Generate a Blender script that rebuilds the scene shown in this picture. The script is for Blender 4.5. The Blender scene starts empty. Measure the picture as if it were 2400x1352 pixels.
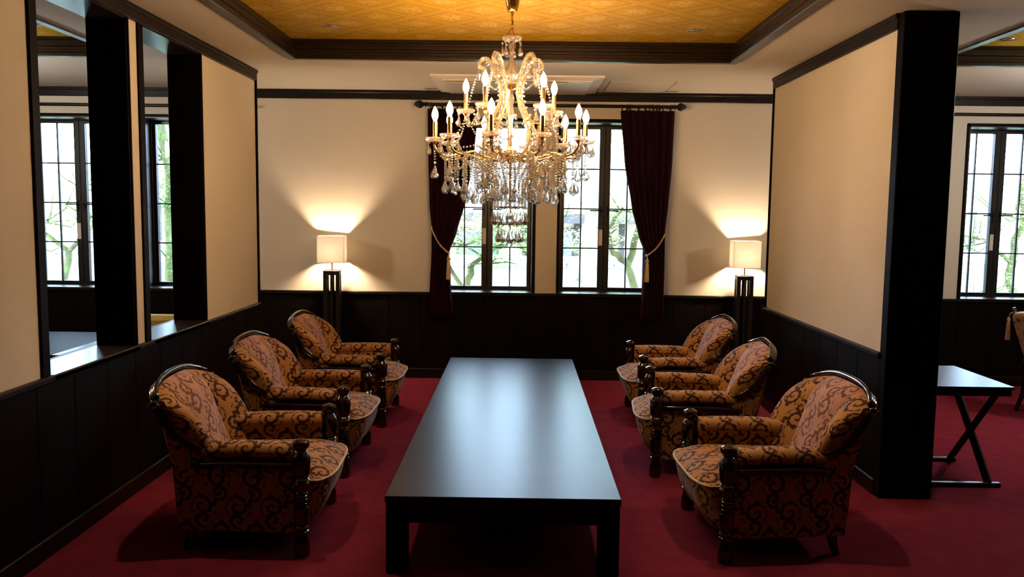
import bpy, math, random
from mathutils import Vector, Matrix

# ------------------------------------------------------------------ camera
sc = bpy.context.scene
F_PX, PITCH, YAW, ROLL = 1930.0, 0.0940, -0.0090, 0.0123
CAM = Vector((0, 0, 1.55))


def ray(a, b):
    c, s = math.cos(ROLL), math.sin(ROLL)
    a, b = c * a + s * b, -s * a + c * b
    x, yd, zu = a, 1.0, -b
    c, s = math.cos(PITCH), math.sin(PITCH)
    y = c * yd + s * zu
    z = -s * yd + c * zu
    c, s = math.cos(YAW), math.sin(YAW)
    return Vector((c * x + s * y, -s * x + c * y, z))


fwd = ray(0, 0)
right = ray(1, 0) - fwd
up = -(ray(0, 1) - fwd)
cd = bpy.data.cameras.new('camera')
cd.sensor_width = 36.0
cd.lens = F_PX / 2400 * 36
cd.clip_start = 0.05
cam = bpy.data.objects.new('camera', cd)
sc.collection.objects.link(cam)
mw = Matrix((right, up, -fwd)).transposed().to_4x4()
mw.translation = CAM
cam.matrix_world = mw
sc.camera = cam

# ------------------------------------------------------------------ world, exposure
SKY = 21.0
BULB = 480.0
DOWN = 32.0
EXPOSURE = 0.0
w = bpy.data.worlds.new('overcast_sky')
sc.world = w
w.use_nodes = True
bg = w.node_tree.nodes['Background']
bg.inputs['Color'].default_value = (0.53, 0.73, 1.0, 1)
bg.inputs['Strength'].default_value = SKY
vs = sc.view_settings
vs.view_transform = 'Standard'
vs.look = 'None'
vs.gamma = 1.0
vs.use_curve_mapping = False
vs.exposure = EXPOSURE
sc.cycles.max_bounces = 6
sc.cycles.transparent_max_bounces = 9
sc.cycles.transmission_bounces = 4
sc.cycles.use_adaptive_sampling = True
sc.cycles.adaptive_threshold = 0.1
sc.cycles.adaptive_min_samples = 16
sc.cycles.diffuse_bounces = 4
sc.cycles.glossy_bounces = 3
sc.cycles.sample_clamp_indirect = 6.0
sc.cycles.caustics_refractive = False
sc.cycles.caustics_reflective = False

D, ZC, ZG, ZW, ZT = 7.52, 2.613, 2.745, 0.80, 2.532
XL, XR, TH = -2.08, 1.9975, 0.20
WIN_C = [-0.31, 0.784, -4.139, -3.045, 4.441, 5.535]
WHALF, WZ0, WZ1, WREC = 0.43, 0.80, 2.36, 0.27
for i, c in enumerate(WIN_C):     # portals only guide the sampling of the sky through the windows
    ld = bpy.data.lights.new('window_portal', 'AREA')
    ld.shape = 'RECTANGLE'
    ld.size, ld.size_y = 2 * WHALF, WZ1 - WZ0
    ld.cycles.is_portal = True
    lo = bpy.data.objects.new('window_portal', ld)
    lo.location = (c, D + 0.40, (WZ0 + WZ1) / 2)
    lo.rotation_euler = (-math.pi / 2, 0, 0)
    sc.collection.objects.link(lo)

# ------------------------------------------------------------------ helpers
C = sc.collection
rng = random.Random(7)
PI = math.pi


class MB:
    def __init__(s):
        s.v, s.f, s.uv = [], [], []
        s.has_uv = False

    def add(s, vs, fs, uvs=None):
        o = len(s.v)
        s.v += [tuple(p) for p in vs]
        s.f += [tuple(i + o for i in f) for f in fs]
        if uvs is not None:
            s.has_uv = True
            s.uv += list(uvs)
        else:
            s.uv += [(p[0] + p[1], p[2] + p[1]) for p in vs]
        return s

    def box(s, x0, x1, y0, y1, z0, z1):
        vs = [(x, y, z) for x in (x0, x1) for y in (y0, y1) for z in (z0, z1)]
        return s.add(vs, [(0, 1, 3, 2), (4, 6, 7, 5), (0, 4, 5, 1), (2, 3, 7, 6), (0, 2, 6, 4), (1, 5, 7, 3)])

    def cbox(s, x0, x1, y0, y1, z0, z1, b=0.004):
        """box with chamfered edges"""
        x0, x1 = min(x0, x1), max(x0, x1)
        y0, y1 = min(y0, y1), max(y0, y1)
        z0, z1 = min(z0, z1), max(z0, z1)
        b = min(b, (x1 - x0) * .45, (y1 - y0) * .45, (z1 - z0) * .45)
        vs, idx = [], {}
        for sx in (0, 1):
            for sy in (0, 1):
                for sz in (0, 1):
                    X, Y, Z = (x0, x1)[sx], (y0, y1)[sy], (z0, z1)[sz]
                    dx, dy, dz = (b, -b)[sx], (b, -b)[sy], (b, -b)[sz]
                    for a, p in enumerate(((X, Y + dy, Z + dz), (X + dx, Y, Z + dz), (X + dx, Y + dy, Z))):
                        idx[sx, sy, sz, a] = len(vs)
                        vs.append(p)
        fs = []
        for sg in (0, 1):
            q = [idx[sg, 0, 0, 0], idx[sg, 1, 0, 0], idx[sg, 1, 1, 0], idx[sg, 0, 1, 0]]
            fs.append(q if sg else q[::-1])
            q = [idx[0, sg, 0, 1], idx[0, sg, 1, 1], idx[1, sg, 1, 1], idx[1, sg, 0, 1]]
            fs.append(q if sg else q[::-1])
            q = [idx[0, 0, sg, 2], idx[1, 0, sg, 2], idx[1, 1, sg, 2], idx[0, 1, sg, 2]]
            fs.append(q if sg else q[::-1])
        for t in (0, 1):
            for u in (0, 1):
                q = [idx[0, t, u, 1], idx[1, t, u, 1], idx[1, t, u, 2], idx[0, t, u, 2]]
                fs.append(q if t == u else q[::-1])
                q = [idx[t, 0, u, 0], idx[t, 1, u, 0], idx[t, 1, u, 2], idx[t, 0, u, 2]]
                fs.append(q[::-1] if t == u else q)
                q = [idx[t, u, 0, 0], idx[t, u, 1, 0], idx[t, u, 1, 1], idx[t, u, 0, 1]]
                fs.append(q if t == u else q[::-1])
        for sx in (0, 1):
            for sy in (0, 1):
                for sz in (0, 1):
                    q = [idx[sx, sy, sz, a] for a in range(3)]
                    fs.append(q if (sx + sy + sz) % 2 else q[::-1])
        return s.add(vs, fs)

    def tube(s, pts, rad, n=10, cap=True, flat=1.0, closed=False):
        pts = [Vector(p) for p in pts]
        m = len(pts)
        rads = rad if isinstance(rad, (list, tuple)) else [rad] * m
        vs, fs = [], []
        ref = None
        for i, p in enumerate(pts):
            if closed:
                t = pts[(i + 1) % m] - pts[i - 1]
            else:
                t = pts[min(i + 1, m - 1)] - pts[max(i - 1, 0)]
            t.normalize()
            if ref is None:
                ref = Vector((0, 0, 1)) if abs(t.z) < .9 else Vector((1, 0, 0))
            a = (ref - t * ref.dot(t))
            if a.length < 1e-5:
                a = t.orthogonal()
            a.normalize()
            ref = a
            b = t.cross(a)
            for k in range(n):
                th = 2 * PI * k / n
                vs.append(p + (a * math.cos(th) * flat + b * math.sin(th)) * rads[i])
        for i in range(m if closed else m - 1):
            for k in range(n):
                k2 = (k + 1) % n
                j = (i + 1) % m
                fs.append((i * n + k, i * n + k2, j * n + k2, j * n + k))
        if cap and not closed:
            fs.append(tuple(range(n))[::-1])
            fs.append(tuple((m - 1) * n + k for k in range(n)))
        return s.add(vs, fs)

    def lathe(s, prof, n=20, at=(0, 0, 0), ribs=0, rib=0.0):
        """prof: list of (r, z)"""
        vs, fs = [], []
        ax, ay, az = at
        m = len(prof)
        for r, z in prof:
            for k in range(n):
                th = 2 * PI * k / n
                rr = r * (1 + rib * math.cos(ribs * th)) if ribs else r
                vs.append((ax + rr * math.cos(th), ay + rr * math.sin(th), az + z))
        for i in range(m - 1):
            for k in range(n):
                k2 = (k + 1) % n
                fs.append((i * n + k, i * n + k2, (i + 1) * n + k2, (i + 1) * n + k))
        if prof[0][0] > 1e-6:
            fs.append(tuple(range(n))[::-1])
        if prof[-1][0] > 1e-6:
            fs.append(tuple((m - 1) * n + k for k in range(n)))
        return s.add(vs, fs)

    def grid(s, P, UV=None, wrap=False):
        """P[i][j] points"""
        m, n = len(P), len(P[0])
        vs = [p for r in P for p in r]
        fs = []
        for i in range(m - 1):
            for j in range(n if wrap else n - 1):
                j2 = (j + 1) % n
                fs.append((i * n + j, i * n + j2, (i + 1) * n + j2, (i + 1) * n + j))
        return s.add(vs, fs, [q for r in UV for q in r] if UV else None)

    def beads(s, pts, r, n=6):
        r = r * 1.12
        for p in pts:
            s.lathe([(0, -r), (r * .75, -r * .62), (r, 0), (r * .75, r * .62), (0, r)], n, p)
        return s

    def mesh(s, name, smooth=False, angle=None):
        me = bpy.data.meshes.new(name)
        me.from_pydata(s.v, [], s.f)
        if s.has_uv:
            ul = me.uv_layers.new(name='UVMap')
            data = [0.0] * (2 * len(me.loops))
            for l in me.loops:
                u = s.uv[l.vertex_index]
                data[2 * l.index], data[2 * l.index + 1] = u[0], u[1]
            ul.data.foreach_set('uv', data)
        if smooth:
            me.polygons.foreach_set('use_smooth', [True] * len(me.polygons))
            if angle:
                me.set_sharp_from_angle(angle=math.radians(angle))
        me.update()
        return me

    def build(s, name, mat, parent=None, smooth=False, angle=None, loc=None, recalc=False):
        me = s.mesh(name, smooth, angle)
        if recalc:
            import bmesh
            bm = bmesh.new()
            bm.from_mesh(me)
            bmesh.ops.recalc_face_normals(bm, faces=bm.faces)
            bm.to_mesh(me)
            bm.free()
            if smooth and angle:
                me.set_sharp_from_angle(angle=math.radians(angle))
        return link(name, me, mat, parent, loc)


def link(name, me, mat=None, parent=None, loc=None, rot=None):
    if mat is not None and not me.materials:
        me.materials.append(mat)
    o = bpy.data.objects.new(name, me)
    C.objects.link(o)
    if parent is not None:
        o.parent = parent
    if loc is not None:
        o.location = loc
    if rot is not None:
        o.rotation_euler = rot
    return o


def empty(name, loc=(0, 0, 0), rz=0.0, parent=None):
    o = bpy.data.objects.new(name, None)
    o.empty_display_size = .1
    C.objects.link(o)
    o.location = loc
    o.rotation_euler = (0, 0, rz)
    if parent is not None:
        o.parent = parent
    return o


def tag(o, label=None, cat=None, group=None, kind=None):
    if label:
        o['label'] = label
    if cat:
        o['category'] = cat
    if group:
        o['group'] = group
    if kind:
        o['kind'] = kind
    return o


def structure(o):
    o['kind'] = 'structure'
    return o


def copy_tree(o, parent=None):
    c = o.copy()
    C.objects.link(c)
    c.parent = parent
    for ch in list(o.children):
        copy_tree(ch, c)
    return c


def subsurf(o, lv=2):
    m = o.modifiers.new('subdivision', 'SUBSURF')
    m.levels = lv
    m.render_levels = lv
    return o


# ------------------------------------------------------------------ materials
class NT:
    def __init__(s, name):
        s.m = bpy.data.materials.new(name)
        s.m.use_nodes = True
        s.t = s.m.node_tree
        s.n = s.t.nodes
        s.b = s.n['Principled BSDF']
        s.out = s.n['Material Output']

    def node(s, typ, **kw):
        n = s.n.new(typ)
        for k, v in kw.items():
            setattr(n, k, v)
        return n

    def l(s, a, b):
        s.t.links.new(a, b)

    def math(s, op, a, b=None, c=None, clamp=False):
        n = s.n.new('ShaderNodeMath')
        n.operation = op
        n.use_clamp = clamp
        for i, x in enumerate((a, b, c)):
            if x is None:
                continue
            if isinstance(x, (int, float)):
                n.inputs[i].default_value = x
            else:
                s.l(x, n.inputs[i])
        return n.outputs[0]

    def mix(s, fac, a, b):
        n = s.n.new('ShaderNodeMix')
        n.data_type = 'RGBA'
        for sock, x in ((n.inputs[0], fac), (n.inputs[6], a), (n.inputs[7], b)):
            if isinstance(x, (int, float)):
                sock.default_value = x
            elif isinstance(x, tuple):
                sock.default_value = (*x, 1) if len(x) == 3 else x
            else:
                s.l(x, sock)
        return n.outputs[2]

    def coord(s, which='Object', scale=(1, 1, 1), rot=(0, 0, 0)):
        tc = s.n.new('ShaderNodeTexCoord')
        mp = s.n.new('ShaderNodeMapping')
        mp.inputs['Scale'].default_value = scale
        mp.inputs['Rotation'].default_value = rot
        s.l(tc.outputs[which], mp.inputs[0])
        return mp.outputs[0]

    def noise(s, vec, scale=5, detail=3, rough=.5):
        n = s.n.new('ShaderNodeTexNoise')
        n.inputs['Scale'].default_value = scale
        n.inputs['Detail'].default_value = detail
        n.inputs['Roughness'].default_value = rough
        s.l(vec, n.inputs['Vector'])
        return n.outputs[0]

    def ramp(s, fac, stops):
        n = s.n.new('ShaderNodeValToRGB')
        cr = n.color_ramp
        while len(cr.elements) < len(stops):
            cr.elements.new(.5)
        for e, (p, col) in zip(cr.elements, stops):
            e.position = p
            e.color = (*col, 1)
        s.l(fac, n.inputs[0])
        return n.outputs[0]

    def bump(s, h, strength=.2, dist=.01):
        n = s.n.new('ShaderNodeBump')
        n.inputs['Strength'].default_value = strength
        n.inputs['Distance'].default_value = dist
        s.l(h, n.inputs['Height'])
        s.l(n.outputs[0], s.b.inputs['Normal'])

    def set(s, **kw):
        for k, v in kw.items():
            i = s.b.inputs[k.replace('_', ' ')]
            if isinstance(v, tuple):
                i.default_value = (*v, 1) if len(v) == 3 else v
            elif isinstance(v, (int, float)):
                i.default_value = v
            else:
                s.l(v, i)
        return s


def plain(name, col, rough=.5, metal=0.0, var=.12, scale=12, **kw):
    t = NT(name)
    v = t.coord()
    n = t.noise(v, scale, 3)
    c2 = tuple(x * (1 - var) for x in col)
    c1 = tuple(min(1, x * (1 + var)) for x in col)
    t.set(Base_Color=t.ramp(n, [(.3, c2), (.7, c1)]), Roughness=rough, Metallic=metal, **kw)
    return t.m


def wood(name, dark, light, rough=.35, axis='z', coat=0.0, coat_rough=.1, scale=7, bump=.06, spec=.5):
    t = NT(name)
    st = {'x': (.12, 1, 1), 'y': (1, .12, 1), 'z': (1, 1, .12)}[axis]
    v = t.coord('Object', st)
    n = t.noise(v, scale * 4, 5, .6)
    n2 = t.noise(v, scale, 2)
    f = t.math('MULTIPLY_ADD', n, .6, t.math('MULTIPLY', n2, .4))
    t.set(Base_Color=t.ramp(f, [(.35, dark), (.68, light)]), Roughness=rough, Coat_Weight=coat, Coat_Roughness=coat_rough, Specular_IOR_Level=spec)
    t.bump(n, bump, .004)
    return t.m


M = {}
M['wood_v'] = wood('dark_stained_wood_upright', (.0012, .0006, .0004), (.0038, .0016, .001), .55, 'z', spec=.07)
M['wood_x'] = wood('dark_stained_wood_lengthwise', (.003, .0014, .0009), (.009, .0042, .0026), .42, 'x', spec=.2)
M['wood_y'] = wood('dark_stained_wood_deep', (.003, .0014, .0009), (.009, .0042, .0026), .42, 'y', spec=.2)
M['moulding'] = wood('waxed_dark_moulding', (.005, .0025, .0016), (.014, .007, .0042), .34, 'x', spec=.4)
M['sill'] = wood('polished_dark_sill_wood', (.008, .004, .003), (.02, .010, .007), .28, 'x', spec=.5)
M['table'] = wood('polished_dark_table_veneer', (.007, .0036, .0026), (.018, .009, .006), .33, 'x', scale=5, bump=.05, spec=.20)
M['mahogany'] = wood('glossy_mahogany', (.005, .0015, .001), (.018, .0045, .0025), .10, 'z', coat=.5, coat_rough=.03, bump=.0)
M['black_frame'] = plain('black_painted_frame', (.006, .005, .005), .38)
M['lamp_wood'] = plain('black_lamp_wood', (.006, .0045, .004), .4)


def wallpaper():
    t = NT('cream_textured_wallpaper')
    v = t.coord()
    n = t.noise(v, 220, 2)
    n2 = t.noise(v, 1.3, 2)
    t.set(Base_Color=t.ramp(n2, [(.3, (.49, .44, .365)), (.7, (.52, .465, .385))]), Roughness=.85)
    t.bump(n, .15, .003)
    return t.m


M['wall'] = wallpaper()
M['soffit'] = plain('off_white_soffit_paint', (.50, .445, .37), .85, var=.03, scale=2)


def gold_ceiling():
    t = NT('gold_damask_ceiling_paper')
    tc = t.node('ShaderNodeTexCoord')
    sep = t.node('ShaderNodeSeparateXYZ')
    t.l(tc.outputs['Object'], sep.inputs[0])
    X, Y = sep.outputs[0], sep.outputs[1]
    # diamond lattice: half periods 0.225 in x, 0.195 in y
    a = t.math('ADD', t.math('MULTIPLY', X, 1 / .45), t.math('MULTIPLY', Y, 1 / .39))
    b = t.math('SUBTRACT', t.math('MULTIPLY', X, 1 / .45), t.math('MULTIPLY', Y, 1 / .39))
    da = t.math('ABSOLUTE', t.math('SUBTRACT', t.math('FRACT', a), .5))
    db = t.math('ABSOLUTE', t.math('SUBTRACT', t.math('FRACT', b), .5))
    d = t.math('MAXIMUM', da, db)            # 0 centre, .5 edge of a diamond
    band = t.math('GREATER_THAN', d, .40)
    line = t.math('MULTIPLY', t.math('GREATER_THAN', d, .37), t.math('LESS_THAN', d, .40))
    inner = t.math('MULTIPLY', t.math('LESS_THAN', d, .33), t.math('GREATER_THAN', t.noise(tc.outputs['Object'], 42, 4, .65), .50))
    med = t.math('MULTIPLY', t.math('LESS_THAN', t.math('ADD', da, db), .26), t.math('GREATER_THAN', t.noise(tc.outputs['Object'], 70, 2), .52))
    c = t.mix(band, (.245, .14, .006), (.285, .172, .010))
    c = t.mix(line, c, (.205, .10, .006))
    c = t.mix(t.math('MULTIPLY', inner, .75), c, (.34, .20, .026))
    c = t.mix(t.math('MULTIPLY', med, .7), c, (.42, .29, .10))
    t.set(Base_Color=c, Roughness=.6, Specular_IOR_Level=.12)
    return t.m


M['gold'] = gold_ceiling()


def carpet():
    t = NT('deep_red_carpet')
    v = t.coord()
    n = t.noise(v, 160, 3, .7)
    n2 = t.noise(v, 9, 4, .6)
    f = t.math('MULTIPLY_ADD', n, .65, t.math('MULTIPLY', n2, .35))
    t.set(Base_Color=t.ramp(f, [(.3, (.08, .008, .016)), (.7, (.205, .022, .042))]), Roughness=.95, Sheen_Weight=.03, Sheen_Tint=(.6, .15, .3), Specular_IOR_Level=.02)
    t.bump(n, .6, .006)
    return t.m


M['carpet'] = carpet()


def brocade(name, ground, figure, ground2, sheen=.2):
    """scrolling acanthus figure woven into the cloth; UV is in metres"""
    t = NT(name)
    tc = t.node('ShaderNodeTexCoord')
    nz = t.node('ShaderNodeTexNoise')
    nz.inputs['Scale'].default_value = 9
    t.l(tc.outputs['UV'], nz.inputs['Vector'])
    warp = t.node('ShaderNodeVectorMath', operation='MULTIPLY_ADD')
    sub = t.node('ShaderNodeVectorMath', operation='SUBTRACT')
    t.l(nz.outputs['Color'], sub.inputs[0])
    sub.inputs[1].default_value = (.5, .5, .5)
    t.l(sub.outputs[0], warp.inputs[0])
    warp.inputs[1].default_value = (.022, .022, 0)
    t.l(tc.outputs['UV'], warp.inputs[2])
    sep = t.node('ShaderNodeSeparateXYZ')
    t.l(warp.outputs[0], sep.inputs[0])
    U, V = sep.outputs[0], sep.outputs[1]
    W, H = .158, .132

    def lattice(du, dv, R, pitch, hand, lw, leaf, teeth):
        py = t.math('ADD', t.math('MULTIPLY', V, 1 / H), dv)
        row = t.math('FLOOR', py)
        odd = t.math('FLOORED_MODULO', row, 2.0)
        px = t.math('ADD', t.math('ADD', t.math('MULTIPLY', U, 1 / W), du), t.math('MULTIPLY', odd, .5))
        sg = t.math('SUBTRACT', t.math('MULTIPLY', odd, 2.0), 1.0)
        x = t.math('MULTIPLY', t.math('MULTIPLY', t.math('SUBTRACT', t.math('FRACT', px), .5), W), sg)
        y = t.math('MULTIPLY', t.math('SUBTRACT', t.math('FRACT', py), .5), H)
        r = t.math('SQRT', t.math('ADD', t.math('MULTIPLY', x, x), t.math('MULTIPLY', y, y)))
        th = t.math('MULTIPLY', t.math('ARCTAN2', y, x), hand / (2 * PI))
        turn = t.math('SUBTRACT', th, t.math('DIVIDE', r, pitch))
        ph = t.math('ABSOLUTE', t.math('SUBTRACT', t.math('FRACT', turn), .5))     # 0 on the stem
        saw = t.math('FRACT', t.math('MULTIPLY', th, teeth))
        wid = t.math('ADD', lw, t.math('MULTIPLY', t.math('MULTIPLY', saw, leaf), t.math('DIVIDE', r, R)))
        on = t.math('LESS_THAN', ph, wid)
        # the outer end of the stem opens: limit the radius by angle
        lim = t.math('MULTIPLY_ADD', t.math('FRACT', t.math('ADD', th, .2)), .42 * R, .72 * R)
        inside = t.math('LESS_THAN', r, lim)
        return t.math('MULTIPLY', on, inside), x, y

    m1, x1, y1 = lattice(0, 0, .067, .038, 1, .115, .34, 9)
    m2, x2, y2 = lattice(.5, .5, .038, .031, -1, .13, .32, 7)
    # wandering stems with leaf teeth
    sw = t.math('MULTIPLY', t.math('SINE', t.math('MULTIPLY', V, 2 * PI / (2 * H))), .028)
    q = t.math('SUBTRACT', t.math('FRACT', t.math('ADD', t.math('MULTIPLY', t.math('ADD', U, sw), 1 / W), .02)), .5)
    tooth = t.math('FRACT', t.math('MULTIPLY', V, 40))
    m3 = t.math('LESS_THAN', t.math('ABSOLUTE', t.math('MULTIPLY', q, W)), t.math('MULTIPLY_ADD', tooth, .0090, .0022))
    gap = t.math('GREATER_THAN', t.math('SINE', t.math('MULTIPLY', V, 2 * PI / H)), -.15)
    m3 = t.math('MULTIPLY', m3, gap)
    mask = t.math('MAXIMUM', t.math('MAXIMUM', m1, m2), m3)
    nn = t.node('ShaderNodeTexNoise')
    nn.inputs['Scale'].default_value = 120
    t.l(tc.outputs['UV'], nn.inputs['Vector'])
    g = t.mix(nn.outputs[0], ground, ground2)
    t.set(Base_Color=t.mix(mask, g, figure), Roughness=.8, Sheen_Weight=sheen, Sheen_Roughness=.4, Sheen_Tint=(.9, .75, .7), Specular_IOR_Level=.2)
    wv = t.node('ShaderNodeTexWave')
    wv.inputs['Scale'].default_value = 70
    mp = t.node('ShaderNodeMapping')
    mp.inputs['Rotation'].default_value = (0, 0, PI / 2)
    t.l(tc.outputs['UV'], mp.inputs[0])
    t.l(mp.outputs[0], wv.inputs['Vector'])
    h = t.math('ADD', t.math('MULTIPLY', wv.outputs[1], .4), mask)
    t.bump(h, .35, .002)
    return t.m


M['brocade'] = brocade('gold_brocade_with_maroon_scrolls', (.265, .120, .031), (.032, .006, .005), (.345, .170, .050))
M['brocade_pale'] = brocade('rose_brocade_with_rust_scrolls', (.28, .140, .090), (.105, .030, .018), (.35, .185, .122), .35)
M['piping'] = plain('pale_piping_cord', (.45, .33, .20), .7)


def velvet():
    t = NT('burgundy_velvet')
    v = t.coord('Object', (1, 1, .2))
    n = t.noise(v, 30, 3)
    t.set(Base_Color=t.ramp(n, [(.3, (.006, .0008, .002)), (.7, (.014, .0015, .0045))]), Roughness=.9, Sheen_Weight=.15, Sheen_Roughness=.35,
          Sheen_Tint=(.5, .06, .14), Specular_IOR_Level=.1)
    return t.m


M['velvet'] = velvet()
M['brass'] = plain('polished_brass', (.78, .48, .13), .22, 1.0, var=.06)
M['brass_bright'] = plain('gilded_metal', (.90, .58, .17), .25, 1.0, var=.05)
M['rope'] = plain('gold_twisted_cord', (.42, .30, .13), .6, var=.3, scale=90)
M['tassel'] = plain('gold_silk_tassel', (.45, .31, .13), .55, var=.25, scale=120)
M['steel'] = plain('brushed_steel', (.6, .58, .55), .3, 1.0)
M['ac_white'] = plain('off_white_plastic', (.66, .60, .52), .5, var=.03)
M['ac_dark'] = plain('dark_grey_grille', (.08, .07, .06), .6)  # dark grey of the louvre and the hatch edge
M['sticker'] = plain('pale_paper_sticker', (.62, .52, .50), .6, var=.04)
M['dark_metal'] = plain('dark_bronze_metal', (.012, .010, .010), .35, .6)


def emission(name, col, strength):
    t = NT(name)
    v = t.coord()
    n = t.noise(v, 20, 1)
    e = t.node('ShaderNodeEmission')
    t.l(t.mix(n, col, tuple(min(1, x * 1.03) for x in col)), e.inputs[0])
    e.inputs[1].default_value = strength
    t.l(e.outputs[0], t.out.inputs[0])
    return t.m


M['bulb'] = emission('glowing_candle_bulb', (1.0, .60, .29), BULB)
M['lamp_bulb'] = emission('glowing_lamp_bulb', (1.0, .73, .47), 1700.0)


def crystal(name, tint, clear=.45, rough=.0, scatter=.1):
    t = NT(name)
    g = t.node('ShaderNodeBsdfGlass')
    g.inputs['IOR'].default_value = 1.55
    g.inputs['Roughness'].default_value = rough
    v = t.coord()
    n = t.noise(v, 8, 1)
    t.l(t.mix(n, tint, (1, 1, 1)), g.inputs['Color'])
    tr = t.node('ShaderNodeBsdfTransparent')
    tr.inputs[0].default_value = (*tint, 1)
    mx = t.node('ShaderNodeMixShader')
    mx.inputs[0].default_value = clear
    t.l(g.outputs[0], mx.inputs[1])
    t.l(tr.outputs[0], mx.inputs[2])
    tl = t.node('ShaderNodeBsdfTranslucent')
    tl.inputs[0].default_value = (.95, .92, .86, 1)
    df = t.node('ShaderNodeBsdfDiffuse')
    df.inputs[0].default_value = (.95, .92, .86, 1)
    m2 = t.node('ShaderNodeMixShader')
    t.l(tl.outputs[0], m2.inputs[1])
    t.l(df.outputs[0], m2.inputs[2])
    m3 = t.node('ShaderNodeMixShader')
    m3.inputs[0].default_value = scatter
    t.l(mx.outputs[0], m3.inputs[1])
    t.l(m2.outputs[0], m3.inputs[2])
    t.l(m3.outputs[0], t.out.inputs[0])
    return t.m


M['crystal'] = crystal('cut_lead_crystal', (.98, .93, .85), .25, scatter=.06)
M['crystal_arm'] = crystal('moulded_clear_glass', (.98, .94, .86), .30, .05, scatter=.16)


def pane():
    t = NT('clear_window_glass')
    gl = t.node('ShaderNodeBsdfGlossy')
    gl.inputs['Roughness'].default_value = .0
    v = t.coord()
    n = t.noise(v, 2, 1)
    tr = t.node('ShaderNodeBsdfTransparent')
    t.l(t.mix(n, (.96, .98, .97), (.98, .99, .985)), tr.inputs[0])
    fr = t.node('ShaderNodeFresnel')
    fr.inputs[0].default_value = 1.45
    mx = t.node('ShaderNodeMixShader')
    t.l(fr.outputs[0], mx.inputs[0])
    t.l(tr.outputs[0], mx.inputs[1])
    t.l(gl.outputs[0], mx.inputs[2])
    t.l(mx.outputs[0], t.out.inputs[0])
    return t.m


M['pane'] = pane()


def shade():
    t = NT('white_linen_lampshade')
    v = t.coord()
    n = t.noise(v, 160, 2)
    col = t.ramp(n, [(.3, (.92, .90, .85)), (.7, (.97, .95, .90))])
    d = t.node('ShaderNodeBsdfDiffuse')
    tl = t.node('ShaderNodeBsdfTranslucent')
    t.l(col, d.inputs[0])
    t.l(col, tl.inputs[0])
    mx = t.node('ShaderNodeMixShader')
    mx.inputs[0].default_value = .90
    t.l(d.outputs[0], mx.inputs[1])
    t.l(tl.outputs[0], mx.inputs[2])
    t.l(mx.outputs[0], t.out.inputs[0])
    return t.m


M['shade'] = shade()


def leafmat(name, a, b):
    t = NT(name)
    v = t.coord()
    n = t.noise(v, 3, 4, .7)
    col = t.ramp(n, [(.3, a), (.7, b)])
    d = t.node('ShaderNodeBsdfDiffuse')
    tl = t.node('ShaderNodeBsdfTranslucent')
    t.l(col, d.inputs[0])
    t.l(col, tl.inputs[0])
    mx = t.node('ShaderNodeMixShader')
    mx.inputs[0].default_value = .45
    t.l(d.outputs[0], mx.inputs[1])
    t.l(tl.outputs[0], mx.inputs[2])
    t.l(mx.outputs[0], t.out.inputs[0])
    return t.m


M['leaf'] = leafmat('spring_green_leaves', (.36, .50, .16), (.62, .74, .36))
M['leaf_deep'] = leafmat('ivy_green_leaves', (.10, .22, .06), (.28, .42, .14))


def bark(name, a, b):
    t = NT(name)
    n = t.noise(t.coord('Object', (1, 1, .4)), 9, 5, .7)
    t.set(Base_Color=t.ramp(n, [(.35, a), (.65, b)]), Roughness=.9)
    t.bump(n, .5, .02)
    return t.m


M['bark'] = bark('mossy_bark', (.07, .055, .035), (.16, .19, .06))
M['bark_pale'] = bark('pale_grey_bark', (.28, .26, .23), (.55, .53, .48))
M['plaster'] = plain('weathered_plaster', (.50, .49, .46), .9, var=.22, scale=2.5)
M['tile'] = plain('grey_roof_tile', (.42, .43, .45), .6, var=.15)
M['house_white'] = plain('white_house_render', (.80, .80, .80), .85, var=.04)
M['house_beige'] = plain('beige_house_wall', (.62, .52, .38), .85, var=.06)
M['house_dark'] = plain('dark_brown_eaves', (.07, .055, .05), .7)
M['house_red'] = plain('rust_red_metal_roof', (.42, .22, .19), .6)
M['house_glass'] = plain('grey_window_pane', (.16, .18, .20), .2)
M['soil'] = plain('garden_gravel', (.34, .32, .28), .95, var=.25, scale=20)

# ------------------------------------------------------------------ structure
XA, XB, YF = -6.4, 6.9, -8.0     # outer walls
WTH = 0.36


def wall_back():
    m = MB()
    cuts = sorted((c - WHALF, c + WHALF) for c in WIN_C)
    x = XA
    for a, b in cuts:
        m.box(x, a, D, D + WTH, 0, ZC + .3)
        m.box(a, b, D, D + WTH, 0, WZ0 - .001)
        m.box(a, b, D, D + WTH, WZ1, ZC + .3)
        x = b
    m.box(x, XB, D, D + WTH, 0, ZC + .3)
    return structure(m.build('wall_back', M['wall']))


wb = wall_back()


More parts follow.
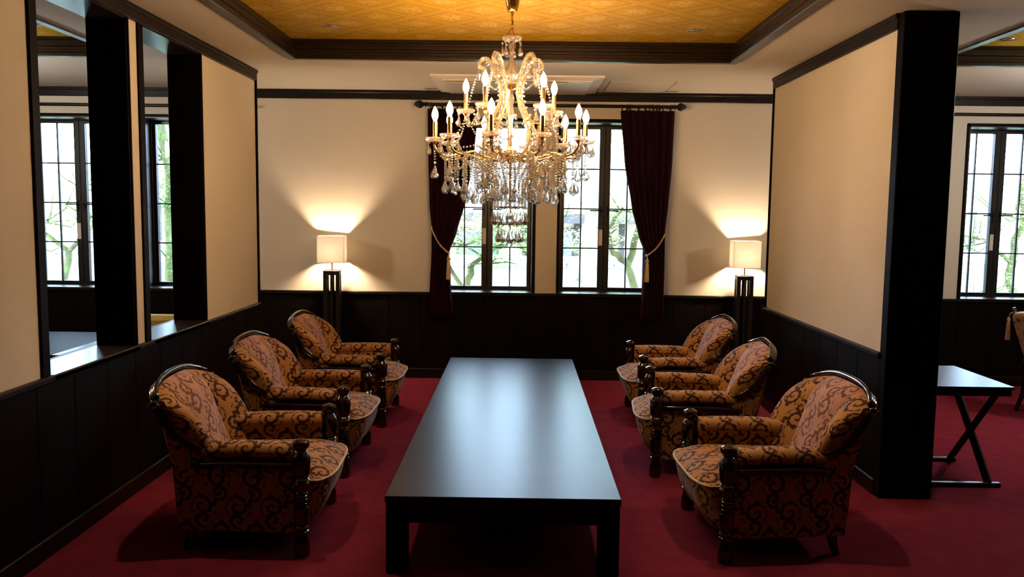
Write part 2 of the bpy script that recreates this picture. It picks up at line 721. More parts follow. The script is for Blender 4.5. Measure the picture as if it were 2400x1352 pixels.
def wainscot_run(parent, p0, p1, face, n, dep=.012):
    """boards between p0 and p1 along an axis; face = ('y', value, sign) or ('x', value, sign)"""
    ax, val, sg = face
    step = (p1 - p0) / n
    me = None
    for i in range(n):
        if me is None:
            m = MB()
            if ax == 'y':
                m.cbox(0.0012, step - .0012, min(0, sg * dep), max(0, sg * dep), .085, ZW - .028, .003)
            else:
                m.cbox(min(0, sg * dep), max(0, sg * dep), 0.0012, step - .0012, .085, ZW - .028, .003)
            me = m.mesh('wainscot_board')
        loc = (p0 + i * step, val, 0) if ax == 'y' else (val, p0 + i * step, 0)
        link('wainscot_board', me, M['wood_v'], parent, loc)
    bk_ = MB()
    e0, e1 = min(0, sg * .004), max(0, sg * .004)
    if ax == 'y':
        bk_.box(p0, p1, val + e0, val + e1, .05, ZW - .02)
    else:
        bk_.box(val + e0, val + e1, p0, p1, .05, ZW - .02)
    bk_.build('wainscot_backing', M['wood_v'], parent)
    lo, hi = min(0, sg * .030), max(0, sg * .030)
    lb, hb = min(0, sg * .020), max(0, sg * .020)
    lt, ht = min(0, sg * .022), max(0, sg * .022)
    r, b, t = MB(), MB(), MB()
    if ax == 'y':
        r.cbox(p0, p1, val + lo, val + hi, ZW - .03, ZW, .006)
        b.cbox(p0, p1, val + lb, val + hb, 0, .09, .006)
        t.cbox(p0, p1, val + lt, val + ht, ZT, ZC, .004)
        t.cbox(p0, p1, val + lt * 1.4, val + ht * 1.4, ZC - .026, ZC, .004)
        wm = M['wood_x']
    else:
        r.cbox(val + lo, val + hi, p0, p1, ZW - .03, ZW, .006)
        b.cbox(val + lb, val + hb, p0, p1, 0, .09, .006)
        t.cbox(val + lt, val + ht, p0, p1, ZT, ZC, .004)
        t.cbox(val + lt * 1.4, val + ht * 1.4, p0, p1, ZC - .026, ZC, .004)
        wm = M['wood_y']
    return r.build('dado_rail', wm, parent), b.build('skirting', wm, parent), t.build('picture_rail', wm, parent)


wainscot_run(wb, XA, XB, ('y', D, -1), 46)

# left partition with two tall openings
Y0L, Y1L = 2.85, 6.50
OPEN = [(3.57, 4.40), (4.57, 5.40)]
m = MB()
y = Y0L
for a, b in OPEN:
    m.box(XL - TH, XL, y, a, 0, ZC)
    m.box(XL - TH, XL, a, b, 0, ZW - .03)
    m.box(XL - TH, XL, a, b, ZT + .004, ZC)
    y = b
m.box(XL - TH, XL, y, Y1L, 0, ZC)
wl = structure(m.build('wall_left', M['wall']))
wainscot_run(wl, Y0L, Y1L, ('x', XL, 1), 12)
wainscot_run(wl, Y0L, Y1L, ('x', XL - TH, -1), 12)
for a, b in OPEN:
    for (p, q) in ((a - .055, a), (b, b + .013)):
        MB().cbox(XL - TH - .012, XL + .012, p, q + .004 if q == a else q, ZW, ZT, .003).build('casing', M['wood_v'], wl)
    MB().box(XL - TH - .004, XL + .004, b - .012, b + .001, ZW, ZT).build('jamb_lining', M['wood_v'], wl)
    MB().box(XL - TH - .004, XL + .004, a - .001, a + .012, ZW, ZT).build('jamb_lining', M['wood_v'], wl)
    MB().box(XL - TH - .004, XL + .004, a, b, ZT - .006, ZT + .005).build('head_lining', M['sill'], wl)
    MB().cbox(XL - TH, XL + .03, a, b, ZW - .03, ZW + .002, .005).build('opening_sill', M['sill'], wl)
MB().cbox(XL - TH - .012, XL + .016, Y1L, Y1L + .02, 0, ZC, .004).build('end_board', M['wood_v'], wl)

MB().cbox(XL - TH - .012, XL + .016, Y0L - .02, Y0L, 0, ZC, .004).build('end_board', M['wood_v'], wl)

# right partition ending in a broad dark post
Y0R, Y1R = 4.42, 6.63
wr = structure(MB().box(XR, XR + .24, Y0R + .02, Y1R, 0, ZC).build('wall_right', M['wall']))
wainscot_run(wr, Y0R + .06, Y1R, ('x', XR, -1), 7)
wainscot_run(wr, Y0R + .06, Y1R, ('x', XR + .24, 1), 7)
MB().cbox(XR - .012, XR + .278, Y0R, Y0R + .075, 0, ZC - .002, .004).build('end_post', M['wood_v'], wr)
MB().cbox(XR - .014, XR + .25, Y1R, Y1R + .02, 0, ZC, .004).build('end_board', M['wood_v'], wr)

# outer walls, floor
for nm, bx in (('wall_far_left', (XA - .2, XA, YF, D + WTH)), ('wall_far_right', (XB, XB + .2, YF, D + WTH)), ('wall_front', (XA - .2, XB + .2, YF - .2, YF))):
    o = structure(MB().box(*bx, 0, ZC + .3).build(nm, M['wood_v' if nm == 'wall_front' else 'wall']))  # unseen front wall given dark wood to return less bounce light
    if nm == 'wall_far_left':
        wainscot_run(o, YF, D - .04, ('x', XA, 1), 12)
    elif nm == 'wall_far_right':
        wainscot_run(o, YF, D - .04, ('x', XB, -1), 12)
    else:
        wainscot_run(o, XA, XB, ('y', YF, 1), 12)
structure(MB().box(XA - .2, XB + .2, YF - .2, D + WTH, -.12, 0).build('floor', M['carpet']))

# ceiling: soffit with three trays
TRAYS = [(-1.628, 1.484), (-5.91, -2.80), (2.81, 5.92)]
TY0, TY1 = 3.52, 5.946
m = MB()
FY0, FY1 = -.6, 1.9  # unseen front row of trays, added to lower the bounce light
m.box(XA, XB, YF, FY0, ZC, ZC + .05)
m.box(XA, XB, FY1, TY0, ZC, ZC + .05)
m.box(XA, XB, TY1, D, ZC, ZC + .05)
xs = XA
for a, b in sorted(TRAYS):
    m.box(xs, a, TY0, TY1, ZC, ZC + .05)
    m.box(xs, a, FY0, FY1, ZC, ZC + .05)
    xs = b
m.box(xs, XB, TY0, TY1, ZC, ZC + .05)
m.box(xs, XB, FY0, FY1, ZC, ZC + .05)
m.box(XA - .2, XB + .2, YF - .2, D + WTH, ZC + .31, ZC + .36)
ceil = structure(m.build('ceiling', M['soffit']))
# profile of the tray moulding: (inset from the tray edge, height above soffit), inset > 0 goes into the tray opening
PROF = [(-.03, -.012), (.022, -.012), (.026, -.004), (.026, .012), (.014, .016), (.014, .034), (.022, .038), (.022, .052), (.006, .06), (.006, .082),
        (.012, .086), (.012, .098), (-.004, .104), (-.01, .14), (-.03, .14)]
for i, (a, b, t0, t1) in enumerate([(a, b, TY0, TY1) for a, b in TRAYS] + [(a, b, FY0, FY1) for a, b in TRAYS]):
    g = MB().box(a - .03, b + .03, t0 - .03, t1 + .03, ZG, ZG + .02).build('gold_panel', M['gold'], ceil)
    tr = structure(empty('trim_%d' % (i + 1), ((a + b) / 2, (t0 + t1) / 2, ZC)))
    hx, hy = (b - a) / 2, (t1 - t0) / 2
    for side in range(4):
        P = []
        for ins, h in PROF:
            c4 = [(-hx + ins, -hy + ins), (hx - ins, -hy + ins), (hx - ins, hy - ins), (-hx + ins, hy - ins)]
            p, q = c4[side], c4[(side + 1) % 4]
            P.append([(p[0], p[1], h), (q[0], q[1], h)])
        MB().grid(P).build('tray_moulding', M['moulding'], tr)

# ------------------------------------------------------------------ windows
PZ0, PZ1 = 0.838, 2.315
ROWH = (PZ1 - PZ0) / 4
GI, GM, GO = 0.052, 0.215, 0.375      # glass inner edge, muntin, outer edge (from centre)
pane_me = MB().box(0, 1, -.002, .002, 0, 1).mesh('pane')
NAMES = {}


def make_window(num, c):
    yf = D + WREC
    root = structure(empty('window_%d' % num, (c, yf, 0)))
    f = MB()
    # lining of the opening
    f.box(-WHALF, -WHALF + .014, -WREC - .006, .06, WZ0, WZ1)
    f.box(WHALF - .014, WHALF, -WREC - .006, .06, WZ0, WZ1)
    f.box(-WHALF, WHALF, -WREC - .006, .06, WZ1 - .014, WZ1)
    # fixed frame
    f.cbox(-WHALF, -GO - .035, -.03, .05, WZ0, WZ1)
    f.cbox(GO + .035, WHALF, -.03, .05, WZ0, WZ1)
    f.cbox(-WHALF, WHALF, -.03, .05, PZ1 + .025, WZ1)
    f.cbox(-WHALF, WHALF, -.03, .05, WZ0, PZ0 - .018)
    f.build('window_frame', M['black_frame'], root)
    MB().cbox(-WHALF + .002, WHALF - .002, -WREC - .028, -.02, WZ0 - .025, WZ0 + .004, .006).build('window_sill', M['sill'], root)
    cs = MB()
    cs.cbox(-WHALF - .02, -WHALF + .004, -WREC - .012, -WREC + .01, WZ0 + .004, WZ1 + .02)
    cs.cbox(WHALF - .004, WHALF + .02, -WREC - .012, -WREC + .01, WZ0 + .004, WZ1 + .02)
    cs.cbox(-WHALF - .02, WHALF + .02, -WREC - .012, -WREC + .01, WZ1 - .004, WZ1 + .02)
    cs.build('casing', M['wood_v'], root)
    for sg in (-1, 1):
        s = MB()
        xi, xo = sg * .0003, sg * (GO + .036)
        s.cbox(xi, sg * GI, -.028, .024, PZ0 - .02, PZ1 + .027)
        if sg > 0:
            s.cbox(-.008, .012, .018, .03, PZ0 - .02, PZ1 + .027)
        s.cbox(sg * GO, xo, -.028, .024, PZ0 - .02, PZ1 + .027)
        s.cbox(xi, xo, -.027, .023, PZ1, PZ1 + .026)
        s.cbox(xi, xo, -.027, .023, PZ0 - .019, PZ0)
        so = s.build('sash', M['black_frame'], root)
        MB().cbox(sg * GM - .006, sg * GM + .006, -.012, .012, PZ0, PZ1, .002).build('muntin', M['black_frame'], so)
        for k in (1, 2, 3):
            MB().cbox(sg * GI, sg * GO, -.012, .012, PZ0 + k * ROWH - .006, PZ0 + k * ROWH + .006, .002).build('muntin', M['black_frame'], so)
        for k in range(4):
            for (p, q) in ((GI, GM - .004), (GM + .004, GO)):
                x0 = min(sg * p, sg * q)
                o = link('pane', pane_me, M['pane'], so, (x0, 0, PZ0 + k * ROWH))
                o.scale = (q - p, 1, ROWH)
        h = MB()
        h.cbox(sg * .022, sg * .036, -.034, -.027, 1.50, 1.60, .002)
        h.cbox(sg * .022, sg * .036, -.06, -.03, 1.556, 1.572, .003)
        h.cbox(sg * .022, sg * .135, -.066, -.054, 1.556, 1.568, .003)
        h.build('handle', M['dark_metal'], so)
        if sg < 0:
            MB().box(-.046, -.012, -.0295, -.0282, 1.235, 1.385).build('sticker', M['sticker'], so)
    return root


for i, c in enumerate(WIN_C):
    make_window(i + 1, c)

# ------------------------------------------------------------------ curtains
YC = D - .13
ROD_Z = 2.478


def lerp_tab(tab, z):
    for (z0, v0), (z1, v1) in zip(tab, tab[1:]):
        if (z0 >= z >= z1):
            t = (z0 - z) / (z0 - z1)
            t = t * t * (3 - 2 * t) * .35 + t * .65
            return v0 + (v1 - v0) * t
    return tab[-1][1]


def curtain(inner, outer, sgn, label, seed):
    """inner/outer: tables (z, x); folds run down the cloth"""
    r = random.Random(seed)
    root = empty('curtain', ((inner[0][1] + outer[0][1]) / 2, YC, 0))
    tag(root, label, 'curtain', 'velvet curtains at the middle windows')
    ox = root.location.x
    nz, nx = 60, 90
    P, ph = [], [r.uniform(0, 6) for _ in range(4)]
    top, bot = inner[0][0], .60
    for i in range(nz + 1):
        z = top + (bot - top) * i / nz
        a, b = lerp_tab(inner, z), lerp_tab(outer, z)
        wid = abs(b - a)
        row = []
        for j in range(nx + 1):
            u = j / nx
            amp = .016 + .022 * max(0, 1 - wid / .48)
            k = 7.5
            f = math.sin(2 * PI * (k * u + .25 * math.sin(3 * u + ph[0]) + .03 * math.sin(z * 3 + ph[1])))
            f += .35 * math.sin(2 * PI * (k * 2.3 * u) + ph[2])
            dep = amp * f
            if abs(z - 1.22) < .12:
                dep *= .75
            bulge = -.05 * math.sin(PI * u) * max(0, 1 - abs(z - 1.25) / .35)
            row.append((a + (b - a) * u - ox, dep + bulge, z))
        P.append(row)
    c = MB().grid(P)
    o = c.build('drape', M['velvet'], root, smooth=True)
    so = o.modifiers.new('thickness', 'SOLIDIFY')
    so.thickness = .006
    # rope tieback from hook at the outer side to the inner side, tassel hanging there
    xo, xi = lerp_tab(outer, 1.38), lerp_tab(inner, 1.20)
    pts = []
    for i in range(25):
        t = i / 24
        x = xo + (xi - xo) * t
        z = 1.40 - .235 * (t ** .8) - .02 * math.sin(PI * t)
        y_ = -.075 - .035 * math.sin(PI * t)
        pts.append((x - ox, y_ if .04 < t < .98 else -.03, z))
    rope = MB()
    for s_ in (0, PI):
        tw = []
        fine = 150
        for i in range(fine + 1):
            t = i / fine * 24
            i0 = min(int(t), 23)
            p = Vector(pts[i0]).lerp(Vector(pts[i0 + 1]), t - i0)
            an = i * .62 + s_
            tw.append(p + Vector((0, math.sin(an), math.cos(an))) * .0045)
        rope.tube(tw, .0052, 6)
    ro = rope.build('rope_tieback', M['rope'], root, smooth=True)
    tx = xi - ox + sgn * .005
    t = MB().lathe([(0, 0), (.006, -.004), (.009, -.02), (.016, -.03), (.017, -.042), (.010, -.052), (.014, -.06), (.017, -.12), (.021, -.215), (.019, -.22), (0, -.22)], 12, (tx, -.10, 1.155), 6, .08)
    t.tube([(tx, -.07, 1.18), (tx, -.10, 1.165), (tx, -.10, 1.15)], .004, 6)
    t.build('tassel', M['tassel'], ro, smooth=True, angle=50)
    return root


curtain([(2.442, .880), (2.0, .925), (1.6, 1.00), (1.35, 1.065), (1.19, 1.125), (.95, 1.115), (.60, 1.105)],
        [(2.442, 1.352), (2.0, 1.345), (1.6, 1.32), (1.38, 1.297), (1.2, 1.297), (.60, 1.300)], 1,
        'dark burgundy velvet curtain to the right of the chandelier, tied back with gold rope', 3)
curtain([(2.442, -.385), (2.0, -.42), (1.6, -.50), (1.35, -.57), (1.17, -.635), (.95, -.625), (.60, -.60)],
        [(2.442, -.828), (2.0, -.82), (1.6, -.81), (1.38, -.79), (1.2, -.79), (.60, -.815)], -1,
        'dark burgundy velvet curtain on the lamp side, partly behind the chandelier', 4)
rod = empty('curtain_rod', (.25, D, 0))
tag(rod, 'black curtain rod with pointed finials above the two middle windows', 'curtain rod')
MB().tube([(-1.10, -.13, ROD_Z), (1.10, -.13, ROD_Z)], .014, 14).build('pole', M['dark_metal'], rod, smooth=True, angle=40)
for sg in (-1, 1):
    fin = MB()
    prof = [(0, 0), (.018, 0), (.02, .012), (.012, .018), (.024, .03), (.012, .042), (.018, .05), (.034, .07), (.036, .085), (.026, .108), (.012, .125), (0, .135)]
    vs = []
    n = 14
    for r_, h_ in prof:
        for k in range(n):
            th = 2 * PI * k / n
            vs.append((sg * (1.07 + h_), -.13 + r_ * math.cos(th), ROD_Z + r_ * math.sin(th)))
    fs = [(i * n + k, i * n + (k + 1) % n, (i + 1) * n + (k + 1) % n, (i + 1) * n + k) for i in range(len(prof) - 1) for k in range(n)]
    fin.add(vs, fs)
    fin.build('finial', M['dark_metal'], rod, smooth=True, angle=40, recalc=True)
    br = MB().cbox(sg * 1.06 - .01, sg * 1.06 + .01, -.13, -.002, ROD_Z - .008, ROD_Z + .008)
    br.build('bracket', M['dark_metal'], rod)
ring_me = None
for x in [.885, .93, .955, 1.03, 1.09, 1.13, 1.16, 1.19, 1.215, 1.245, 1.31] + [-.80, -.76, -.70, -.66, -.62, -.57, -.52, -.47, -.42]:
    if ring_me is None:
        ring_me = MB().tube([(0, .024 * math.cos(a), .024 * math.sin(a) - .010) for a in [2 * PI * k / 16 for k in range(16)]], .0045, 6, closed=True).mesh('curtain_ring', True)
    link('curtain_ring', ring_me, M['dark_metal'], rod, (x - .25, -.13, ROD_Z), (0, 0, rng.uniform(-.5, .5)))

# rails above side windows (bare rods)
for x0, x1, lab in ((-4.75, -2.45, 'bare black curtain rail above the windows seen through the left openings'), (3.6, 6.1, 'bare black curtain rail above the window beyond the right pillar')):
    o = empty('curtain_rail', ((x0 + x1) / 2, D, 0))
    tag(o, lab, 'curtain rail')
    h = (x1 - x0) / 2
    MB().tube([(-h, -.11, 2.445), (h, -.11, 2.445)], .014, 12).build('pole', M['dark_metal'], o, smooth=True, angle=40)
    for sx in (-h * .9, 0, h * .9):
        MB().cbox(sx - .008, sx + .008, -.11, -.002, 2.438, 2.452, .002).build('bracket', M['dark_metal'], o)

# ------------------------------------------------------------------ low table
def low_table():
    x0, x1, y0, y1, zt = -.559, .443, 3.38, 6.694, .3425
    cx, cy = (x0 + x1) / 2, (y0 + y1) / 2
    o = empty('low_table', (cx, cy, 0))
    tag(o, 'long low dark wooden table between the two rows of armchairs', 'table')
    hx, hy = (x1 - x0) / 2, (y1 - y0) / 2
    MB().cbox(-hx, hx, -hy, hy, zt - .028, zt, .0025).build('table_top', M['table'], o)
    for sx in (-1, 1):
        for sy in (-1, 1):
            MB().cbox(sx * (hx - .004), sx * (hx - .092), sy * (hy - .004), sy * (hy - .092), 0, zt - .028, .004).build('leg', M['wood_v'], o)
    for sy in (-1, 1):
        MB().cbox(-hx + .092, hx - .092, sy * (hy - .10), sy * (hy - .075), zt - .12, zt - .028).build('apron', M['wood_x'], o)
    for sx in (-1, 1):
        MB().cbox(sx * (hx - .04), sx * (hx - .015), -hy + .092, hy - .092, zt - .12, zt - .028).build('apron', M['wood_y'], o)
    MB().cbox(-hx + .07, hx - .07, -hy + .10, hy - .10, zt - .155, zt - .135).build('lower_shelf', M['wood_x'], o)


low_table()


# ------------------------------------------------------------------ armchairs
def uvgrid(P, u0=0.0, v0=0.0):
    """arc-length UVs: u along a row, v along columns (middle column)"""
    n = len(P[0])
    mid = n // 2
    UV = []
    v = v0
    for i, row in enumerate(P):
        if i:
            v += (Vector(row[mid]) - Vector(P[i - 1][mid])).length
        us = [0.0]
        for j in range(1, n):
            us.append(us[-1] + (Vector(row[j]) - Vector(row[j - 1])).length)
        c = us[mid]
        UV.append([(u - c + u0, v) for u in us])
    return UV


def smoothstep(a, b, x):
    t = max(0, min(1, (x - a) / (b - a)))
    return t * t * (3 - 2 * t)


def half_w(x):
    """half width of the chair body at depth x"""
    return .292 + (.330 - .292) * (x + .27) / .53


def make_chair():
    root = empty('armchair')
    # front posts
    prof = [(0, 0), (.026, 0), (.033, .006), (.036, .03), (.033, .065), (.024, .092), (.023, .10), (.031, .106), (.031, .116), (.024, .121), (.030, .127), (.030, .136),
            (.025, .142), (.033, .150), (.034, .20), (.033, .228), (.026, .234), (.036, .240), (.036, .249), (.028, .254), (.033, .259), (.033, .266), (.028, .270),
            (.033, .275), (.033, .282), (.028, .286), (.032, .291), (.026, .30), (.030, .32), (.036, .335), (.030, .345), (.037, .352), (.030, .360), (.037, .372),
            (.0405, .380), (.0405, .455), (.037, .464), (.033, .468), (.030, .476), (.024, .482), (.024, .488), (.031, .493), (.038, .505), (.039, .514), (.034, .525), (.020, .533), (0, .536)]
    pm = MB().lathe(prof, 20).mesh('front_post', True, 35)
    for s in (-1, 1):
        link('front_post', pm, M['mahogany'], root, (.26, s * .335, 0))
    lm = MB().tube([(-.01, 0, .16), (0, 0, .12), (-.012, 0, .05), (-.03, 0, 0)], [.028, .028, .022, .018], 8).mesh('rear_leg', True, 50)
    for s in (-1, 1):
        link('rear_leg', lm, M['mahogany'], root, (-.25, s * .255, 0))
    # seat cushion: domed, bowed front
    P = []
    nx, ny = 22, 24

    def seat_front(y):
        return .382 - .062 * (abs(y) / .30) ** 4.5
    for i in range(nx + 1):
        u = i / nx
        row = []
        for j in range(ny + 1):
            v = -1 + 2 * j / ny
            y = v * (.275 + .015 * smoothstep(.7, 1, u))
            x = -.24 + (seat_front(y) + .24) * u
            dome = .066 * (1 - abs(v) ** 5 * .75) * (1 - max(0, (u - .62) / .38) ** 3)
            z = .333 + dome * (1 - .25 * (1 - u))
            row.append((x, y, z))
        P.append(row)
    sm = MB().grid(P, uvgrid(P))
    # underside lip
    lip = [[(seat_front(-.29 + .58 * j / 24) - d, -.29 + .58 * j / 24, z) for j in range(25)] for d, z in ((0, .333), (.012, .318), (.04, .312))]
    sm.grid(lip, uvgrid(lip))
    seat = sm.build('seat_cushion', M['brocade'], root, smooth=True)
    pp = [(seat_front(y) + .002, y, .331) for y in [-.295 + .59 * k / 40 for k in range(41)]]
    MB().tube([(.10, -.292, .335)] + pp + [(.10, .292, .335)], .0055, 8).build('piping', M['piping'], seat, smooth=True)
    # front apron, raked back to the foot
    P = []
    for i in range(9):
        t = i / 8
        z = .322 - .195 * t
        P.append([(seat_front(y) - .006 - (.085 * t - .018 * math.sin(PI * t)) * (1 - .35 * abs(y) / .3), y, z) for y in [-.295 + .59 * k / 20 for k in range(21)]])
    P = [[(.235, -.312, r_[0][2]), (.275, -.306, r_[0][2])] + r_ + [(.275, .306, r_[0][2]), (.235, .312, r_[0][2])] for r_ in P]
    MB().grid(P, uvgrid(P)).build('front_apron', M['brocade'], root, smooth=True)
    # side panels (outside)
    for s in (-1, 1):
        P = []
        for i in range(9):
            z = .415 - .315 * i / 8
            row = []
            for j in range(15):
                x = .245 - (.545 + .06 * (z - .10)) * j / 14
                row.append((x, s * (half_w(x) + .008 - .012 * smoothstep(.3, .1, z)), z))
            P.append(row)
        MB().grid(P, uvgrid(P)).build('side_panel', M['brocade'], root, smooth=True)
    # arms
    for s in (-1, 1):
        P = []
        n = 22
        for i in range(15):
            t = i / 14
            x = .232 - .42 * t
            cy = s * (half_w(x) - .040)
            row = []
            hx = .058 if 0 < i else .050
            hz = .042
            for j in range(n + 1):
                a = -PI * .5 + 2 * PI * j / n * 1.0
                yy = math.cos(a)
                zz = math.sin(a)
                yy = math.copysign(abs(yy) ** .75, yy)
                zz = math.copysign(abs(zz) ** .8, zz)
                z = .460 + (hz if zz > 0 else .03) * zz + .006 * math.sin(PI * t)
                row.append((x, cy + hx * yy, z))
            P.append(row)
        UV = [[(p[0] * -1 + .3 * s, (j / n) * .30) for j, p in enumerate(r_)] for r_ in P]
        am = MB().grid(P, UV)
        am.add(P[0][:-1], [tuple(range(n))], UV[0][:-1])
        am.add(P[-1][:-1], [tuple(range(n))[::-1]], UV[-1][:-1])
        arm = am.build('arm_rest', M['brocade'], root, smooth=True, angle=60, recalc=True)
        # inner face of the arm down to the seat
        P = []
        for i in range(7):
            z = .465 - .15 * i / 6
            P.append([(x, s * (half_w(x) - .094 + .012 * math.sin(PI * i / 6)), z) for x in [.24 - .46 * k / 14 for k in range(15)]])
        MB().grid(P, [[(-p[0] + .3 * s, .23 + .025 * i) for p in r_] for i, r_ in enumerate(P)]).build('inner_arm', M['brocade'], root, smooth=True)
        r_ = MB()
        pts = [(x, s * (half_w(x) + .014 + .006 * math.sin(PI * (x + .2) / .43)), .418 - .01 * smoothstep(-.05, -.25, x)) for x in [.235 - .45 * k / 12 for k in range(13)]]
        r_.tube(pts, .013, 8, flat=.85)
        r_.tube([(p[0], p[1] - s * .004, p[2] - .016) for p in pts], .008, 8)
        r_.build('arm_rail', M['mahogany'], arm, smooth=True)

    # backrest: lofted plan profiles from the seat to the top
    def xc(v):
        return -.180 - .150 * v

    def plan(v):
        """half profile points (y, dx) from the middle to the outside; wings lose depth towards the top"""
        k = 1 - .45 * smoothstep(.45, 1.0, v)
        wmul = .93 + .09 * v
        pts = [(0, .018), (.05, .018), (.10, .014), (.150, .002), (.158, -.004), (.166, .006), (.20, .034), (.24, .068), (.275, .092), (.300, .098), (.318, .088), (.326, .062), (.328, .03), (.328, -.01)]
        return [(y * wmul, (dx if y < .17 else .006 + (dx - .006) * k)) for y, dx in pts]

    def topz(y):
        return .768 - .068 * (abs(y) / .335) ** 2.6

    rows = []
    nv = 16
    vals = [i / nv for i in range(nv + 1)]
    for v in vals:
        half = plan(v)
        full = [(-y, d) for y, d in half[:0:-1]] + half
        row = []
        for y, d in full:
            z = .345 + (topz(y) - .345) * v
            over = max(0, (v - .70) / .30)
            row.append((xc(v) + d - .062 * over ** 2.2, y, z - .012 * over ** 3))
        rows.append(row)
    # roll over the top to the rail
    last = rows[-1]
    for dx, dz, sh in ((-.018, .004, .985), (-.036, -.004, .96), (-.045, -.02, .935)):
        rows.append([(max(p[0] + dx - max(0, p[0] + .40) * .55, -.415), p[1] * sh, p[2] + dz - (1 - sh) * .12 * (abs(p[1]) / .33) ** 4) for p in last])
    UV = uvgrid(rows, .02, .0)
    nfull = len(rows[0])
    midi = nfull // 2
    # centre inset panel and the two wings are separate pieces of upholstery
    lo, hi = midi - 4, midi + 4
    for nm, a, b, mt in (('back_panel', lo, hi, 'brocade_pale'), ('back_wing', 0, lo, 'brocade'), ('back_wing', hi, nfull - 1, 'brocade')):
        P = [r_[a:b + 1] for r_ in rows]
        U = [r_[a:b + 1] for r_ in UV]
        o = MB().grid(P, U).build(nm, M[mt], root, smooth=True)
        subsurf(o, 1)
    # outer back shell
    P = []
    for i in range(11):
        t = i / 10
        row = []
        for j in range(21):
            q = -1 + 2 * j / 20
            yt = q * .318
            yb = q * .288
            zt = topz(yt) - .022
            z = .10 + (zt - .10) * t
            y = yb + (yt - yb) * t
            x = -.285 - .115 * t - .02 * (1 - q * q) + .03 * abs(q) ** 6
            row.append((x, y, z))
        P.append(row)
    MB().grid(P, uvgrid(P)).build('outer_back', M['brocade'], root, smooth=True)
    # side infill between wing and outer back
    for s in (-1, 1):
        P = []
        for i in range(11):
            t = i / 10
            v = t
            hp = plan(v)[-1]
            z = .345 + (topz(hp[0]) - .345) * v
            xf = xc(v) + hp[1]
            tb = (z - .10) / (topz(.318) - .022 - .10)
            xb = -.285 - .115 * tb + .03
            P.append([(xf + (xb - xf) * k / 4, s * (hp[0] + (.288 + .03 * tb - hp[0]) * k / 4), z) for k in range(5)])
        MB().grid(P, uvgrid(P)).build('wing_side', M['brocade'], root, smooth=True)
    # crest rail: reeded arch, with side mouldings running down to the arms
    def reed(name, pts, outv, w=.034):
        m_ = MB()
        for q in (-1, 0, 1):
            m_.tube([Vector(p) + Vector(o_) * q * w * .36 for p, o_ in zip(pts, outv)], w * .27, 8)
        return m_.build(name, M['mahogany'], root, smooth=True)
    cp = []
    for k in range(25):
        q = -1 + 2 * k / 24
        y = q * .322
        cp.append((-.412 - .018 * (1 - q * q) + .035 * abs(q) ** 5, y, topz(y) - .004))
    reed('crest_rail', cp, [(-.55, 0, -.6)] * 25, .046)
    for s in (-1, 1):
        sp = []
        for k in range(13):
            t = k / 12
            sp.append((-.372 + .178 * t - .012 * math.sin(PI * t), s * (.332 - .014 * t), .683 - .20 * t - .03 * math.sin(PI * t)))
        reed('side_moulding', sp, [(-.6, 0, -.7)] * 13, .032)
        MB().lathe([(0, -.014), (.013, -.012), (.019, 0), (.013, .012), (0, .014)], 12, (-.380, s * .324, .690)).build('corner_boss', M['mahogany'], root, smooth=True)
    return root


CH = [  # near post, far post (plan), facing, label
    ((-.958, 3.559), (-.988, 4.22), 1, 'scroll brocade armchair nearest the camera in the left row'),
    ((-1.006, 4.648), (-1.001, 5.333), 1, 'scroll brocade armchair in the middle of the left row'),
    ((-.972, 5.758), (-.979, 6.442), 1, 'scroll brocade armchair at the far end of the left row, by the floor lamp'),
    ((.934, 3.552), (.901, 4.231), -1, 'scroll brocade armchair nearest the camera in the right row, beside the dark pillar'),
    ((.815, 4.746), (.880, 5.413), -1, 'scroll brocade armchair in the middle of the right row'),
    ((.895, 5.819), (.890, 6.519), -1, 'scroll brocade armchair at the far end of the right row, by the curtain'),
]
proto = make_chair()
for i, (a, b, sg, lab) in enumerate(CH):
    o = proto if i == 0 else copy_tree(proto)
    ax, ay = a
    bx, by = b
    ang = math.atan2(by - ay, bx - ax) - PI / 2
    fx, fy = math.cos(ang) * sg, math.sin(ang) * sg
    o.location = ((ax + bx) / 2 - .26 * fx, (ay + by) / 2 - .26 * fy, 0)
    o.rotation_euler = (0, 0, ang + (0 if sg > 0 else PI))
    tag(o, lab, 'armchair', 'brocade armchairs around the low table')


